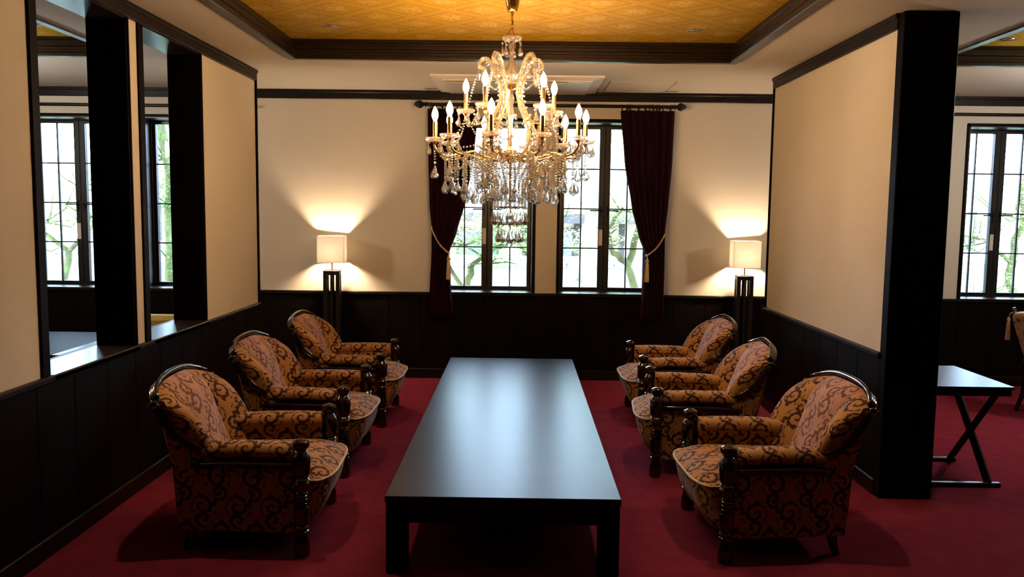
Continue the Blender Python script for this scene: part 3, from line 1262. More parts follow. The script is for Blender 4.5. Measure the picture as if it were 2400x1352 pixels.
# ------------------------------------------------------------------ floor lamps
def floor_lamp(loc, rz, label):
    o = empty('floor_lamp', loc, rz)
    tag(o, label, 'lamp', 'lamps with cube shades at the back wall')
    zs0, zs1, h = 1.072, 1.308, .117
    m = MB()
    t = .003
    for sx in (-1, 1):
        m.box(sx * h - t / 2, sx * h + t / 2, -h, h, zs0, zs1)
        m.box(-h, h, sx * h - t / 2, sx * h + t / 2, zs0, zs1)
    sh = m.build('lamp_shade', M['shade'], o)
    MB().tube([(0, 0, 1.0), (0, 0, 1.10)], .006, 10).build('stem', M['brass'], o, smooth=True, angle=40)
    MB().lathe([(0, 0), (.03, 0), (.03, .006), (.012, .01), (0, .012)], 18, (0, 0, .998)).build('stem_collar', M['brass'], o, smooth=True, angle=40)
    MB().lathe([(0, 0), (.014, 0), (.014, .045), (.010, .05), (0, .05)], 14, (0, 0, 1.075)).build('socket', M['ac_white'], o, smooth=True, angle=40)
    MB().lathe([(0, 0), (.012, 0), (.026, .03), (.030, .05), (.022, .07), (0, .082)], 14, (0, 0, 1.123)).build('bulb', M['lamp_bulb'], o, smooth=True)
    sp = MB()
    for a in (0, PI / 2):
        c_, s_ = math.cos(a) * h, math.sin(a) * h
        sp.tube([(-c_, -s_, zs1 - .02), (c_, s_, zs1 - .02)], .002, 6)
    sp.build('shade_spider', M['steel'], sh)
    w_ = .072
    for sx in (-1, 1):
        for sy in (-1, 1):
            MB().cbox(sx * w_, sx * (w_ - .034), sy * w_, sy * (w_ - .034), .03, .966, .002).build('post', M['lamp_wood'], o)
    for sx, sy in ((0, 1), (0, -1), (1, 0), (-1, 0)):
        MB().cbox(sx * (w_ - .012) - .010, sx * (w_ - .012) + .010, sy * (w_ - .012) - .010, sy * (w_ - .012) + .010, .03, .966, .002).build('slat', M['lamp_wood'], o)
    MB().cbox(-w_, w_, -w_, w_, .96, 1.0, .003).build('top_block', M['lamp_wood'], o)
    MB().cbox(-w_ - .02, w_ + .02, -w_ - .02, w_ + .02, 0, .035, .003).build('base', M['lamp_wood'], o)


floor_lamp((-1.685, 7.37, 0), .10, 'floor lamp with glowing cube shade and slatted black post, left back corner')
floor_lamp((2.012, 7.37, 0), -.10, 'floor lamp with glowing cube shade beside the right partition')


# ------------------------------------------------------------------ chandelier
def chandelier():
    cx, cy = -.060, 4.75
    root = empty('chandelier', (cx, cy, 0))
    tag(root, 'large crystal chandelier with lit candle bulbs and gilded arms above the table', 'chandelier')
    br, gl, cr = M['brass_bright'], M['crystal_arm'], M['crystal']

    def ang(deg):      # 0 faces the camera, positive to the right
        a = math.radians(deg)
        return math.sin(a), -math.cos(a)
    # canopy, rod, hooks
    MB().lathe([(.045, 2.745), (.044, 2.74), (.036, 2.70), (.026, 2.665), (.022, 2.662), (0, 2.662)], 16).build('ceiling_canopy', M['brass'], root, smooth=True, angle=40)
    MB().tube([(0, 0, 2.67), (0, 0, 2.565)], .007, 10).build('hanging_rod', M['brass'], root, smooth=True)
    hk = MB()
    for dg in (30, 150, 270):
        sx, sy = ang(dg)
        hk.tube([(0, 0, 2.57), (sx * .012, sy * .012, 2.56), (sx * .026, sy * .026, 2.53), (sx * .028, sy * .028, 2.515)], .003, 6)
    hk.build('hanger_hooks', M['brass'], root, smooth=True)
    dish = [(0, 0), (.02, -.004), (.036, .002), (.042, .010), (.041, .016), (.030, .012), (0, .008)]
    top = MB().lathe([(r * 1.32, z * 1.3) for r, z in dish], 48, (0, 0, 2.503), 16, .05).build('top_dish', gl, root, smooth=True, angle=50)
    # baluster
    MB().lathe([(0, 2.502), (.012, 2.50), (.020, 2.488), (.022, 2.475), (.014, 2.455), (.011, 2.43), (.013, 2.405), (.025, 2.37), (.038, 2.34), (.041, 2.32), (.034, 2.295), (.014, 2.28), (.012, 2.272), (0, 2.27)], 20, ribs=10, rib=.03).build('glass_baluster', gl, root, smooth=True)
    MB().tube([(0, 0, 2.51), (0, 0, 1.62)], .0055, 8).build('centre_rod', br, root, smooth=True)
    MB().lathe([(0, 2.262), (.03, 2.262), (.045, 2.25), (.03, 2.24), (.012, 2.232), (0, 2.23)], 18).build('upper_hub', br, root, smooth=True, angle=40)
    MB().lathe([(0, 1.915), (.016, 1.912), (.02, 1.895), (.05, 1.885), (.058, 1.868), (.045, 1.846), (.022, 1.836), (.012, 1.815), (0, 1.812)], 20).build('lower_hub', br, root, smooth=True, angle=40)
    MB().lathe([(0, 2.215), (.010, 2.21), (.017, 2.18), (.010, 2.15), (.014, 2.12), (.018, 2.09), (.010, 2.05), (.012, 1.99), (.018, 1.95), (.010, 1.92), (0, 1.915)], 12, ribs=6, rib=.06).build('stem_beads', gl, root, smooth=True)

    # crystal drops (shared meshes)
    def drop_mesh(L, r, kind):
        m_ = MB()
        if kind == 'pear':
            pr = [(0, 0), (r * .16, -.10 * L), (r * .45, -.36 * L), (r * .86, -.62 * L), (r, -.76 * L), (r * .72, -.92 * L), (0, -L)]
            n_ = 8
        else:
            pr = [(0, 0), (r * .35, -.16 * L), (r, -.42 * L), (r * .55, -.75 * L), (0, -L)]
            n_ = 6
        m_.lathe(pr, n_)
        # flatten a little front to back, like a cut pendant
        m_.v = [(x, y * .78, z) for x, y, z in m_.v]
        m_.beads([(0, 0, .010)], .0075, 6)
        return m_.mesh('crystal_drop')
    dm = {'m': drop_mesh(.060, .0170, 'pear'), 'l': drop_mesh(.082, .0245, 'pear'), 'k': drop_mesh(.064, .0145, 'kite'), 'b': drop_mesh(.088, .0235, 'pear')}

    def drop(p, size, par, rz=None):
        return link('crystal_drop', dm[size], cr, par, p, (rng.uniform(-.06, .06), rng.uniform(-.06, .06), rng.uniform(0, PI) if rz is None else rz))

    for k in range(7):
        sx, sy = ang(k * 360 / 7 + 10)
        drop((sx * .053, sy * .053, 2.478), 'm', top)
    pan = MB().lathe([(r * 1.25, z * 1.2) for r, z in dish], 40, (0, 0, 0), 20, .05).mesh('drip_pan', True, 50)
    tube = MB().lathe([(0, 0), (.0125, 0), (.0125, .100), (.0085, .102), (.0085, .108), (0, .108)], 14).mesh('candle_tube', True, 40)
    blb = MB().lathe([(0, 0), (.009, 0), (.011, .006), (.0175, .022), (.0188, .034), (.0145, .052), (.007, .068), (0, .080)], 14).mesh('bulb', True)
    cup = MB().lathe([(0, -.022), (.006, -.02), (.016, -.004), (.016, .002), (0, .002)], 12).mesh('candle_cup', True, 50)

    def candle_arm(dg, pts, R, z, nd, size):
        sx, sy = ang(dg)
        P = [(sx * r_, sy * r_, zz) for r_, zz in pts]
        # smooth the path
        Q = []
        for i in range(len(P) - 1):
            p0, p1, p2, p3 = (Vector(P[max(i - 1, 0)]), Vector(P[i]), Vector(P[i + 1]), Vector(P[min(i + 2, len(P) - 1)]))
            for q in range(5):
                t = q / 5
                Q.append(.5 * ((2 * p1) + (p2 - p0) * t + (2 * p0 - 5 * p1 + 4 * p2 - p3) * t * t + (3 * p1 - p0 - 3 * p2 + p3) * t ** 3))
        Q.append(Vector(P[-1]))
        arm = MB().tube(Q, .0068, 8).build('candle_arm', br, root, smooth=True)
        b = (sx * R, sy * R, z)
        link('candle_cup', cup, br, arm, b)
        link('drip_pan', pan, gl, arm, b)
        link('candle_tube', tube, br, arm, (b[0], b[1], z + .008))
        link('bulb', blb, M['bulb'], arm, (b[0], b[1], z + .114))
        for k in range(nd):
            a = 2 * PI * (k + .5) / nd + math.radians(dg)
            drop((b[0] + .050 * math.cos(a), b[1] + .050 * math.sin(a), z - .018), size, arm)
        return arm
    lower = [-13 + 36 * k for k in range(10)]
    upper = [-31 + 72 * k for k in range(5)]
    RL, ZL, RU, ZU = .430, 1.938, .268, 2.108
    for d_ in lower:
        candle_arm(d_, [(.03, 1.862), (.10, 1.836), (.20, 1.850), (.27, 1.872), (.34, 1.855), (.40, 1.868), (RL, 1.905), (RL, ZL - .015)], RL, ZL, 4, 'm')
    for d_ in upper:
        candle_arm(d_, [(.10, 2.03), (.15, 2.055), (.20, 2.04), (.245, 2.045), (RU, 2.075), (RU, ZU - .015)], RU, ZU, 5, 'm')
    # glass clad scroll branches
    sc_pts = [(.150, 2.355), (.178, 2.362), (.188, 2.385), (.170, 2.408), (.138, 2.404), (.106, 2.365), (.084, 2.31), (.062, 2.25), (.058, 2.20), (.080, 2.13), (.128, 2.045), (.158, 1.97), (.140, 1.90), (.085, 1.868), (.04, 1.866)]
    for d_ in upper:
        sx, sy = ang(d_)
        P = [Vector((sx * r_, sy * r_, zz)) for r_, zz in sc_pts]
        Q = []
        for i in range(len(P) - 1):
            p0, p1, p2, p3 = P[max(i - 1, 0)], P[i], P[i + 1], P[min(i + 2, len(P) - 1)]
            for q in range(4):
                t = q / 4
                Q.append(.5 * ((2 * p1) + (p2 - p0) * t + (2 * p0 - 5 * p1 + 4 * p2 - p3) * t * t + (3 * p1 - p0 - 3 * p2 + p3) * t ** 3))
        Q.append(P[-1])
        b = MB().tube(Q, .0055, 6).build('scroll_branch', br, root, smooth=True)
        MB().tube(Q, [.0115 * (1 + .12 * (i % 4 == 0)) for i in range(len(Q))], 8, cap=False).build('glass_sleeve', gl, b)
        out = []
        for i in range(0, len(Q), 2):
            t_ = (Q[min(i + 1, len(Q) - 1)] - Q[max(i - 1, 0)]).normalized()
            nrm = Vector((sx, sy, 0)).cross(Vector((0, 0, 1))).cross(t_).normalized()
            out.append(Q[i] + nrm * .017)
        tag(MB().beads(out, .0072, 6).build('bead_string', cr, b), kind='stuff')
        drop((sx * .150, sy * .150, 2.338), 'm', b)
        drop((sx * .192, sy * .192, 2.352), 'k', b)

    # garlands and hanging strings of beads
    def hang(p, q, sag, n_, r=.0062):
        p, q = Vector(p), Vector(q)
        return [p.lerp(q, i / n_) - Vector((0, 0, sag * 4 * (i / n_) * (1 - i / n_))) for i in range(n_ + 1)]

    def pt(dg, r_, z):
        sx, sy = ang(dg)
        return (sx * r_, sy * r_, z)
    for i, d_ in enumerate(lower):      # swags from pan to pan and up to the upper tier
        tag(MB().beads(hang(pt(d_, RL - .02, 1.915), pt(d_ + 36, RL - .02, 1.915), .075, 19), .0066).build('bead_string', cr, root), kind='stuff')
        tag(MB().beads(hang(pt(d_, RL - .06, 1.87), pt(d_ + 36, .30, 1.86), .09, 17), .0062).build('bead_string', cr, root), kind='stuff')
        tag(MB().beads(hang(pt(d_, RL - .03, 1.925), pt(upper[(i // 2) % 5], RU, 2.085), .05, 16), .0058).build('bead_string', cr, root), kind='stuff')
    for d_ in upper:
        tag(MB().beads(hang(pt(d_, .175, 2.36), pt(d_ + 72, .175, 2.36), .11, 26), .0058).build('bead_string', cr, root), kind='stuff')
        tag(MB().beads(hang(pt(d_, .190, 2.35), pt(d_, RU, 2.10), -.01, 16), .0058).build('bead_string', cr, root), kind='stuff')
        tag(MB().beads(hang(pt(d_, RU - .01, 2.08), pt(d_ + 36, .11, 1.96), .06, 18), .0058).build('bead_string', cr, root), kind='stuff')
    # hanging strings ending in drops, in rings growing inward and down
    rings = [(10, .430, 1.900, 1.815, 'l', -13), (20, .375, 1.858, 1.745, 'l', -4), (20, .315, 1.866, 1.725, 'm', 5), (15, .265, 1.868, 1.700, 'b', 2), (15, .215, 1.850, 1.675, 'k', 14), (12, .165, 1.845, 1.672, 'm', 7)]
    for n_, r_, z0, z1, size, off in rings:
        for k in range(n_):
            d_ = off + 360 * k / n_
            zz = z1 + rng.uniform(-.018, .018)
            nb = max(3, int((z0 - zz) / .0135))
            s_ = tag(MB().beads([pt(d_ + rng.uniform(-.3, .3), r_, z0 + (zz - z0) * i / nb) for i in range(nb)], .0064).build('bead_string', cr, root), kind='stuff')
            drop(pt(d_, r_, zz - .016), size, s_)
    # basket of strings gathered to a ring, with its fringe
    for k in range(22):
        d_ = 360 * k / 22
        pts = []
        for i in range(30):
            t = i / 29
            r_ = .20 - .108 * smoothstep(0, .55, t)
            pts.append(pt(d_, r_, 1.862 - .285 * t ** .92))
        tag(MB().beads(pts, .0060).build('bead_string', cr, root), kind='stuff')
    MB().tube([pt(d_, .092, 1.572) for d_ in range(0, 360, 12)], .003, 6, closed=True).build('basket_ring', br, root)
    MB().tube([pt(d_, .200, 1.864) for d_ in range(0, 360, 12)], .003, 6, closed=True).build('basket_ring', br, root)
    rg = MB().tube([pt(d_, .066, 1.472) for d_ in range(0, 360, 12)], .0028, 6, closed=True).build('basket_ring', br, root)
    sp = MB()
    for d_ in range(0, 360, 60):
        sp.tube([(0, 0, 1.60), pt(d_, .066, 1.472)], .0018, 5)
    sp.build('ring_wires', br, rg)
    for k in range(14):
        drop(pt(360 * k / 14 + 6, .092, 1.555), 'b', root, math.radians(360 * k / 14 + 6))
    for k in range(9):
        drop(pt(360 * k / 9, .066, 1.455), 'b', root, math.radians(360 * k / 9))
    MB().tube([(0, 0, 1.63), (0, 0, 1.375)], .002, 6).build('ball_wire', br, root)
    import bmesh
    bm = bmesh.new()
    bmesh.ops.create_icosphere(bm, subdivisions=2, radius=.0185)
    me = bpy.data.meshes.new('crystal_ball')
    bm.to_mesh(me)
    bm.free()
    link('crystal_ball', me, cr, root, (0, 0, 1.359))
    return root


chandelier()

# plain globe lamps, added out of view to brighten the two side bays
M['globe'] = emission('added_globe_glow', (1.0, .88, .76), 230.0)
for x, lab in ((-4.36, 'added opal globe lamp, out of view, brightening the bay behind the left partition'), (4.36, 'added opal globe lamp, out of view, brightening the bay beyond the right pillar')):
    o = empty('added_pendant_lamp', (x, 5.5, ZG))
    tag(o, lab, 'added pendant lamp', 'added globe lamps of the side bays')
    MB().lathe([(0, 0), (.05, 0), (.045, -.03), (0, -.035)], 16).build('ceiling_rose', M['brass'], o, smooth=True, angle=40)
    MB().tube([(0, 0, -.03), (0, 0, -.40)], .006, 8).build('rod', M['brass'], o, smooth=True)
    MB().lathe([(0, 0)] + [(.11 * math.sin(PI * k / 10), .11 - .11 * math.cos(PI * k / 10)) for k in range(1, 10)] + [(0, .22)], 18, (0, 0, -.61)).build('globe', M['globe'], o, smooth=True)

# ------------------------------------------------------------------ ceiling fittings
ac = empty('air_conditioner', (-.037, 7.04, ZC))
tag(ac, 'flush white ceiling air conditioner behind the chandelier', 'air conditioner')
P = []
for hx, hy, z in ((.69, .445, .0), (.69, .445, -.012), (.60, .375, -.030), (.60, .375, -.030)):
    P.append([(-hx, -hy, z), (hx, -hy, z), (hx, hy, z), (-hx, hy, z)])
MB().grid(P[:3], wrap=True).build('surround', M['ac_white'], ac, recalc=True)
MB().cbox(-.60, .60, -.375, .375, -.036, -.020, .003).build('face_panel', M['ac_white'], ac)
MB().cbox(-.58, .40, -.33, -.275, -.040, -.034, .003).build('louvre', M['ac_dark'], ac)
MB().cbox(-.575, .395, -.322, -.29, -.044, -.038, .002).build('louvre_blade', M['ac_white'], ac)
MB().cbox(.42, .575, -.335, -.20, -.041, -.034, .003).build('receiver_panel', M['ac_white'], ac)
ap = empty('access_panel', (.99, 7.12, ZC))
tag(ap, 'square ceiling access hatch right of the air conditioner', 'access panel')
MB().cbox(-.265, .265, -.26, .26, -.006, .0, .002).build('hatch', M['soffit'], ap)
fr = MB()
fr.box(-.272, -.266, -.27, .27, -.004, .001)
fr.box(.266, .272, -.27, .27, -.004, .001)
fr.box(-.272, .272, .262, .268, -.004, .001)
fr.build('hatch_edge', M['ac_dark'], ap)
dl = None
for x, y, lab in ((-1.255, 5.541, 'round recessed downlight in the gold ceiling left of the chandelier'), (1.126, 5.557, 'round recessed downlight in the gold ceiling right of the chandelier'),
                  (-1.255, 3.72, 'added unseen downlight in the gold ceiling, near end of the tray on the left'), (1.126, 3.72, 'added unseen downlight in the gold ceiling, near end of the tray on the right'),  # near pair added out of view to light the front chairs
                  (3.279, 5.72, 'recessed downlight in the ceiling beyond the right pillar'), (-3.234, 5.581, 'recessed downlight in the ceiling seen through the left opening')):
    if dl is None:
        dl = empty('downlight', (0, 0, ZG))
        MB().lathe([(.034, -.002), (.046, -.004), (.050, -.001), (.050, .0), (.034, .0)], 24).build('trim_ring', M['steel'], dl, smooth=True, angle=40)
        MB().lathe([(.036, -.003), (.030, .012), (.018, .018), (0, .019)], 20).build('reflector', M['steel'], dl, smooth=True)
        MB().lathe([(0, -.010), (.010, -.006), (.013, .004), (.010, .014), (0, .016)], 14).build('bulb', M['crystal_arm'], dl, smooth=True)
        o = dl
    else:
        o = copy_tree(dl)
    o.location = (x, y, ZG - .001)
    sd = bpy.data.lights.new('downlight_lamp', 'SPOT')
    sd.energy, sd.color, sd.spot_size, sd.spot_blend, sd.shadow_soft_size = DOWN * (1.5 if y < 5 else 1.0), (1.0, .74, .48), math.radians(66), .8, .03
    so_ = bpy.data.objects.new('downlight_lamp', sd)
    C.objects.link(so_)
    so_.parent = o
    so_.location = (0, 0, -.018)
    tag(o, lab, 'downlight', 'recessed ceiling downlights')

# ------------------------------------------------------------------ side table and chair beyond the pillar
st = empty('side_table', (2.54, 4.895, 0))
tag(st, 'black side table with crossed legs beyond the right pillar', 'table')
MB().cbox(-.245, .245, -.325, .325, .585, .60, .002).build('table_top', M['table'], st)
a_ = MB()
for s in (-1, 1):
    a_.cbox(-.235, .235, s * .315, s * .295, .545, .585, .002)
    a_.cbox(s * .235, s * .215, -.315, .315, .545, .585, .002)
a_.build('apron', M['wood_x'], st)
for sx in (-.20, .195):
    for s in (-1, 1):
        xx = sx + s * .012
        MB().tube([(xx, s * .245, .01), (xx, -s * .235, .56)], .026, 4).build('leg', M['black_frame'], st)
for s in (-1, 1):
    MB().cbox(-.24, .245, s * .245 - .016, s * .245 + .016, 0, .026, .004).build('foot_bar', M['dark_metal'], st)


def floral():
    t = NT('cream_floral_tapestry')
    v = t.coord()
    vo = t.node('ShaderNodeTexVoronoi')
    vo.inputs['Scale'].default_value = 17
    t.l(v, vo.inputs['Vector'])
    n = t.noise(v, 24, 4, .6)
    f1 = t.math('LESS_THAN', vo.outputs['Distance'], .33)
    col = t.ramp(vo.outputs['Color'], [(.2, (.16, .05, .05)), (.5, (.09, .10, .03)), (.8, (.30, .17, .06))])
    f2 = t.math('MULTIPLY', f1, t.math('GREATER_THAN', n, .46))
    t.set(Base_Color=t.mix(f2, (.46, .36, .20), col), Roughness=.85)
    return t.m


M['floral'] = floral()
fc = empty('side_chair', (4.20, 6.30, 0), math.radians(-12))
tag(fc, 'floral upholstered wooden chair at the right edge of the picture', 'chair')
rl = lambda s: [(-.24, s * .20, .0), (-.20, s * .20, .14), (-.175, s * .20, .34), (-.19, s * .21, .50), (-.30, s * .215, .83)]
for s in (-1, 1):
    MB().tube(rl(s), [.017, .019, .021, .018, .014], 8).build('rear_leg', M['mahogany'], fc, smooth=True)
    MB().tube([(.22, s * .20, 0), (.22, s * .20, .38)], [.015, .022], 8).build('front_leg', M['mahogany'], fc, smooth=True)
P = []
for i in range(9):
    t = i / 8
    z = .46 + .36 * t
    hw = .205 - .04 * (1 - t) ** 2 + (.0 if t < .85 else -.03 * (t - .85) / .15)
    P.append([(-.18 - .105 * t + .03 * math.cos(PI * q / 2) - .004, q * hw, z - .02 * q * q * (t > .9)) for q in [k / 6 - 1 for k in range(13)]])
bk = MB().grid(P).build('backrest', M['floral'], fc, smooth=True)
bk.modifiers.new('thickness', 'SOLIDIFY').thickness = .045
sx_ = MB().cbox(-.21, .24, -.225, .225, .38, .45, .025).build('seat', M['floral'], fc)
MB().cbox(-.20, .235, -.22, .22, .34, .382, .004).build('seat_rail', M['mahogany'], fc)
tc_ = MB().tube([(-.285, .215, .80), (-.315, .245, .775), (-.32, .25, .75)], .005, 6)
tc_.lathe([(0, 0), (.006, -.004), (.013, -.02), (.013, -.035), (.008, -.045), (.013, -.055), (.019, -.19), (0, -.19)], 12, (-.32, .25, .755), 6, .08)
tc_.build('tassel', plain('rose_beige_tassel', (.45, .27, .20), .6, var=.2, scale=90), fc, smooth=True, angle=50)

# left room: olive-yellow armchair and a dark glossy table
ya = empty('lounge_chair', (-2.80, 6.72, 0))
tag(ya, 'olive yellow upholstered chair seen through the second left opening', 'armchair')
yel = NT('olive_yellow_chenille')
n_ = yel.noise(yel.coord('Object', (1, 1, 4)), 40, 4, .7)
yel.set(Base_Color=yel.ramp(n_, [(.3, (.20, .125, .012)), (.7, (.40, .27, .035))]), Roughness=.9, Sheen_Weight=.2)
yel.bump(n_, .4, .004)
M['yellow'] = yel.m
for nm, bx, b in (('backrest', (-.38, .38, -.38, -.22, .12, .70), .035), ('seat_cushion', (-.27, .27, -.215, .36, .26, .42), .04),
                  ('arm_rest', (-.38, -.275, -.215, .36, .12, .56), .035), ('arm_rest', (.275, .38, -.215, .36, .12, .56), .035), ('seat_base', (-.27, .27, -.215, .34, .12, .255), .01)):
    o = MB().cbox(*bx, b).build(nm, M['yellow'], ya)
for sx in (-1, 1):
    for sy in (-1, 1):
        MB().tube([(sx * .32, sy * .29, 0), (sx * .32, sy * .29, .125)], [.018, .025], 8).build('foot', M['mahogany'], ya, smooth=True)
lt = empty('coffee_table', (-3.70, 6.25, 0))
tag(lt, 'dark glossy low table seen through the first left opening', 'table')
MB().cbox(-.46, .405, -.54, .54, .465, .498, .004).build('table_top', M['wood_v'], lt)
MB().cbox(.406, .46, -.54, .54, .465, .50, .003).build('added_gloss_strip', M['sill'], lt)  # glossy strip added so the window reflects only as a thin streak
for sx in (-1, 1):
    for sy in (-1, 1):
        MB().cbox(sx * .44, sx * .37, sy * .52, sy * .45, 0, .465, .004).build('leg', M['wood_v'], lt)

# ------------------------------------------------------------------ garden outside
structure(MB().box(-40, 40, D + WTH, 60, -.32, -.25).build('ground', M['soil']))
gw = empty('garden_wall', (0, 12.4, -.25))
tag(gw, 'weathered plaster garden wall with grey tile coping outside the windows', 'wall')
MB().cbox(-14, 14, -.1, .1, 0, .98, .01).build('wall_body', M['plaster'], gw)
cope = MB().cbox(-.347, .347, -.19, .19, 1.0, 1.06, .02)
cope.cbox(-.347, .347, -.2, .2, .975, 1.012, .01)
cope.tube([(-.347, 0, 1.085), (.347, 0, 1.085)], .045, 10)
cope.tube([(.33, -.16, 1.06), (.33, .0, 1.11), (.33, .16, 1.06)], .03, 6)
cme = cope.mesh('coping_tile')
for k in range(40):
    link('coping_tile', cme, M['tile'], gw, (-13.65 + .7 * k, 0, 0))


def tree(name, label, base, segs, blobs, leafn, leaf='leaf', bark_='bark', lsize=.05, seed=1, group='garden trees'):
    """segs: list of (points, r0, r1); blobs: (x, y, z, rx, ry, rz) relative to the base"""
    r = random.Random(seed)
    o = empty(name, base)
    tag(o, label, 'tree', group)
    t = MB()
    for pts, r0, r1 in segs:
        P = []
        for i in range(len(pts) - 1):
            a, b = Vector(pts[i]), Vector(pts[i + 1])
            for q in range(4):
                P.append(a.lerp(b, q / 4) + Vector((r.uniform(-1, 1), r.uniform(-1, 1), r.uniform(-1, 1))) * r0 * (.35 if (i or q) else 0))
        P.append(Vector(pts[-1]))
        t.tube(P, [r0 + (r1 - r0) * i / (len(P) - 1) for i in range(len(P))], 8)
    # twigs into the leaf clouds
    for (bx, by, bz, rx, ry, rz) in blobs:
        for _ in range(7):
            a = Vector((bx, by, bz - rz * .5))
            d = Vector((r.uniform(-1, 1) * rx, r.uniform(-1, 1) * ry, r.uniform(-.6, .9) * rz))
            mid = a + d * .5 + Vector((r.uniform(-.1, .1), 0, r.uniform(-.06, .1)))
            t.tube([a, mid, Vector((bx, by, bz)) + d], [.014, .009, .004], 5)
    t.build('trunk', M[bark_], o, smooth=True)
    f = MB()
    tot = sum(b[3] * b[4] * b[5] for b in blobs)
    for (bx, by, bz, rx, ry, rz) in blobs:
        k = int(leafn * (rx * ry * rz) / tot)
        # leaves in small sprays
        for _ in range(max(1, k // 12)):
            while True:
                p = Vector((r.uniform(-1, 1), r.uniform(-1, 1), r.uniform(-1, 1)))
                if p.length < 1:
                    break
            c0 = Vector((bx + p.x * rx, by + p.y * ry, bz + p.z * rz))
            for _ in range(9):
                c = c0 + Vector((r.gauss(0, .07), r.gauss(0, .07), r.gauss(0, .025)))
                L = lsize * r.uniform(.7, 1.3)
                a = r.uniform(0, 2 * PI)
                e = Vector((math.cos(a), math.sin(a), r.uniform(-.5, .25)))
                s = Vector((-math.sin(a), math.cos(a), r.uniform(-.3, .3)))
                f.add([c, c + e * L * .5 + s * L * .26, c + e * L, c + e * L * .5 - s * L * .26], [(0, 1, 2, 3)])
    fo = f.build('foliage', M[leaf], o)
    fo['kind'] = 'stuff'
    return o


tree('garden_tree', 'small crooked maple behind the left curtain, above the garden wall', (-.60, 9.7, -.25),
     [([(0, 0, 0), (.03, 0, .5), (-.04, 0, .8), (.02, 0, 1.15)], .06, .04), ([(-.04, 0, .8), (-.25, .1, 1.15), (-.35, .1, 1.4)], .03, .012), ([(.02, 0, 1.15), (.3, 0, 1.35), (.8, .1, 1.5)], .03, .01),
      ([(.55, .1, 1.45), (.95, .1, 1.0), (1.1, .1, .45)], .022, .03)],
     [(-.05, 0, 1.55, .55, .5, .32), (.55, .1, 1.6, .55, .45, .30), (-.4, 0, 1.95, .4, .4, .25), (.25, 0, 1.25, .35, .3, .15), (.9, 0, 1.9, .4, .4, .22)], 9000, seed=2)
tree('garden_tree', 'tall pale trunked tree outside the window right of the chandelier', (.90, 12.0 - .9, -.25),
     [([(0, 0, 0), (-.02, 0, .9), (.04, 0, 1.7), (0, 0, 2.6)], .12, .075), ([(.02, -.05, 1.35), (.28, -.1, 1.5), (.38, -.15, 1.28), (.30, -.15, 1.05)], .045, .02)],
     [(0, 0, 2.1, .6, .4, .35), (.4, 0, 1.9, .45, .4, .25), (-.2, 0, 1.4, .3, .3, .25), (.2, 0, 2.9, .5, .5, .25), (-.1, -.1, .95, .35, .3, .12)], 6000, bark_='bark_pale', seed=5)
tree('garden_tree', 'mossy branching tree seen beside the right curtain', (1.40, 9.4, -.25),
     [([(0, 0, 0), (.02, 0, .6), (-.15, 0, 1.2), (-.05, 0, 1.7), (.1, 0, 2.0)], .06, .025), ([(-.15, 0, 1.2), (-.35, -.1, 1.35), (-.42, -.1, 1.6), (-.25, -.1, 1.85)], .045, .015),
      ([(-.62, -.4, .95), (-.5, -.4, .7), (-.2, -.3, .58), (0, 0, .45)], .03, .045)],
     [(-.15, 0, 1.95, .55, .4, .28), (.25, 0, 1.55, .4, .35, .22), (-.45, 0, 1.55, .25, .25, .15), (.2, 0, .95, .18, .15, .1)], 5000, seed=8)
tree('garden_tree', 'spreading tree outside the far left window, seen through the first opening', (-5.95, 10.8, -.25),
     [([(0, 0, 0), (.05, 0, .5), (-.06, 0, .85), (.0, 0, 1.2)], .07, .045), ([(0, 0, 1.2), (-.4, 0, 1.5), (-.7, 0, 1.75)], .035, .012), ([(0, 0, 1.2), (.35, 0, 1.55), (.7, 0, 1.6)], .035, .012),
      ([(.35, 0, 1.55), (.2, 0, 1.9), (.3, 0, 2.3)], .025, .01)],
     [(-.3, 0, 1.75, .65, .5, .35), (.45, 0, 1.7, .6, .5, .35), (.2, 0, 2.15, .5, .4, .25), (.55, 0, 1.15, .3, .3, .15), (-.4, 0, 1.3, .3, .3, .12)], 9000, seed=11)
tree('ivy_clad_trunk', 'ivy covered upright trunk outside the window, seen through the second opening', (-4.42, 10.4, -.25),
     [([(0, 0, 0), (.02, 0, 1.2), (-.02, 0, 2.2), (-.12, 0, 3.1)], .09, .06)],
     [(0, 0, .5, .16, .16, .5), (.02, 0, 1.3, .14, .15, .5), (0, 0, 2.0, .2, .18, .4), (-.06, 0, 2.6, .17, .15, .4), (-.4, 0, 1.2, .25, .2, .2)], 7000, leaf='leaf_deep', lsize=.045, seed=13)
tree('garden_tree', 'light green tree outside the window beyond the right pillar', (6.55, 11.0, -.25),
     [([(0, 0, 0), (.05, 0, .6), (-.03, 0, 1.2), (.1, 0, 1.8), (.05, 0, 2.3)], .07, .03), ([(-.03, 0, 1.2), (-.4, 0, 1.5), (-.7, 0, 1.55)], .03, .012)],
     [(0, 0, 2.0, .7, .5, .45), (-.6, 0, 1.6, .5, .4, .4), (.4, 0, 1.4, .5, .4, .4), (-.3, 0, .95, .4, .3, .25), (.4, 0, .6, .4, .3, .3)], 11000, seed=17)

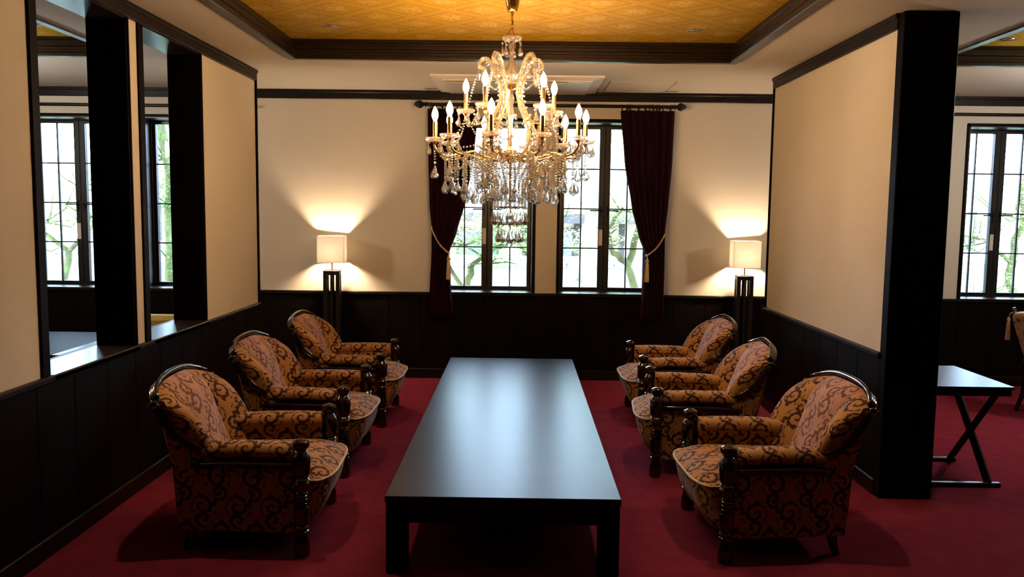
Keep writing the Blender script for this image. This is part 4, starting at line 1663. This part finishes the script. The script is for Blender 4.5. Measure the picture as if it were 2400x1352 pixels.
# neighbouring houses
hs = empty('house', (1.0, 17.5, -.25))
tag(hs, 'pale house with corrugated lean-to roof behind the garden wall', 'building')
MB().box(-6, 6, 1.6, 6, 0, 3.15).build('upper_wall', M['house_white'], hs)
MB().box(-6, 6, 0, 1.6, 0, 1.62).build('lower_wall', M['house_beige'], hs)
P = []
for i in range(2):
    row = []
    for j in range(241):
        x = -6.3 + 12.6 * j / 240
        z = (1.78, 2.72)[i] + .018 * math.sin(x * 2 * PI / .105)
        row.append((x, (-.75, 1.65)[i], z))
    P.append(row)
rf = MB().grid(P).build('roof', M['tile'], hs, smooth=True)
rf.modifiers.new('thickness', 'SOLIDIFY').thickness = .03
MB().box(-6.3, 6.3, -.74, -.68, 1.56, 1.76).build('eaves_board', M['house_dark'], hs)
for x in (-2.6, -.9, .2, 1.15, 2.5):
    MB().box(x - .06, x + .06, -.06, .0, 0, 1.62).build('post', M['house_dark'], hs)
for x in (-1.9, -.3):
    wn = MB().box(x - .45, x + .45, -.03, .0, .75, 1.45).build('window', M['house_dark'], hs)
    MB().box(x - .40, x + .40, -.045, -.03, .80, 1.40).build('pane', M['house_glass'], wn)
MB().box(-6.2, 6.2, 1.3, 6.1, 3.15, 3.26).build('upper_eaves', M['tile'], hs)
for bx, lab in ((-8.6, 'low house with rust red roof behind the far left trees'), (10.6, 'low house with rust red roof behind the trees right of the pillar')):
    h2 = empty('house', (bx, 19.5, -.25))
    tag(h2, lab, 'building')
    MB().box(-3, 3, 0, 4, 0, 2.35).build('wall', M['house_white'], h2)
    MB().add([(-3.3, -.4, 2.3), (3.3, -.4, 2.3), (3.3, 2, 3.05), (-3.3, 2, 3.05), (-3.3, 4.4, 2.3), (3.3, 4.4, 2.3)], [(0, 1, 2, 3), (3, 2, 5, 4), (0, 3, 4), (1, 5, 2), (0, 4, 5, 1)]).build('roof', M['house_red'], h2)
    wn = MB().box(-1.2, .1, -.03, .0, 1.0, 1.9).build('window', M['house_dark'], h2)
    MB().box(-1.12, .02, -.045, -.03, 1.06, 1.84).build('pane', M['house_glass'], wn)
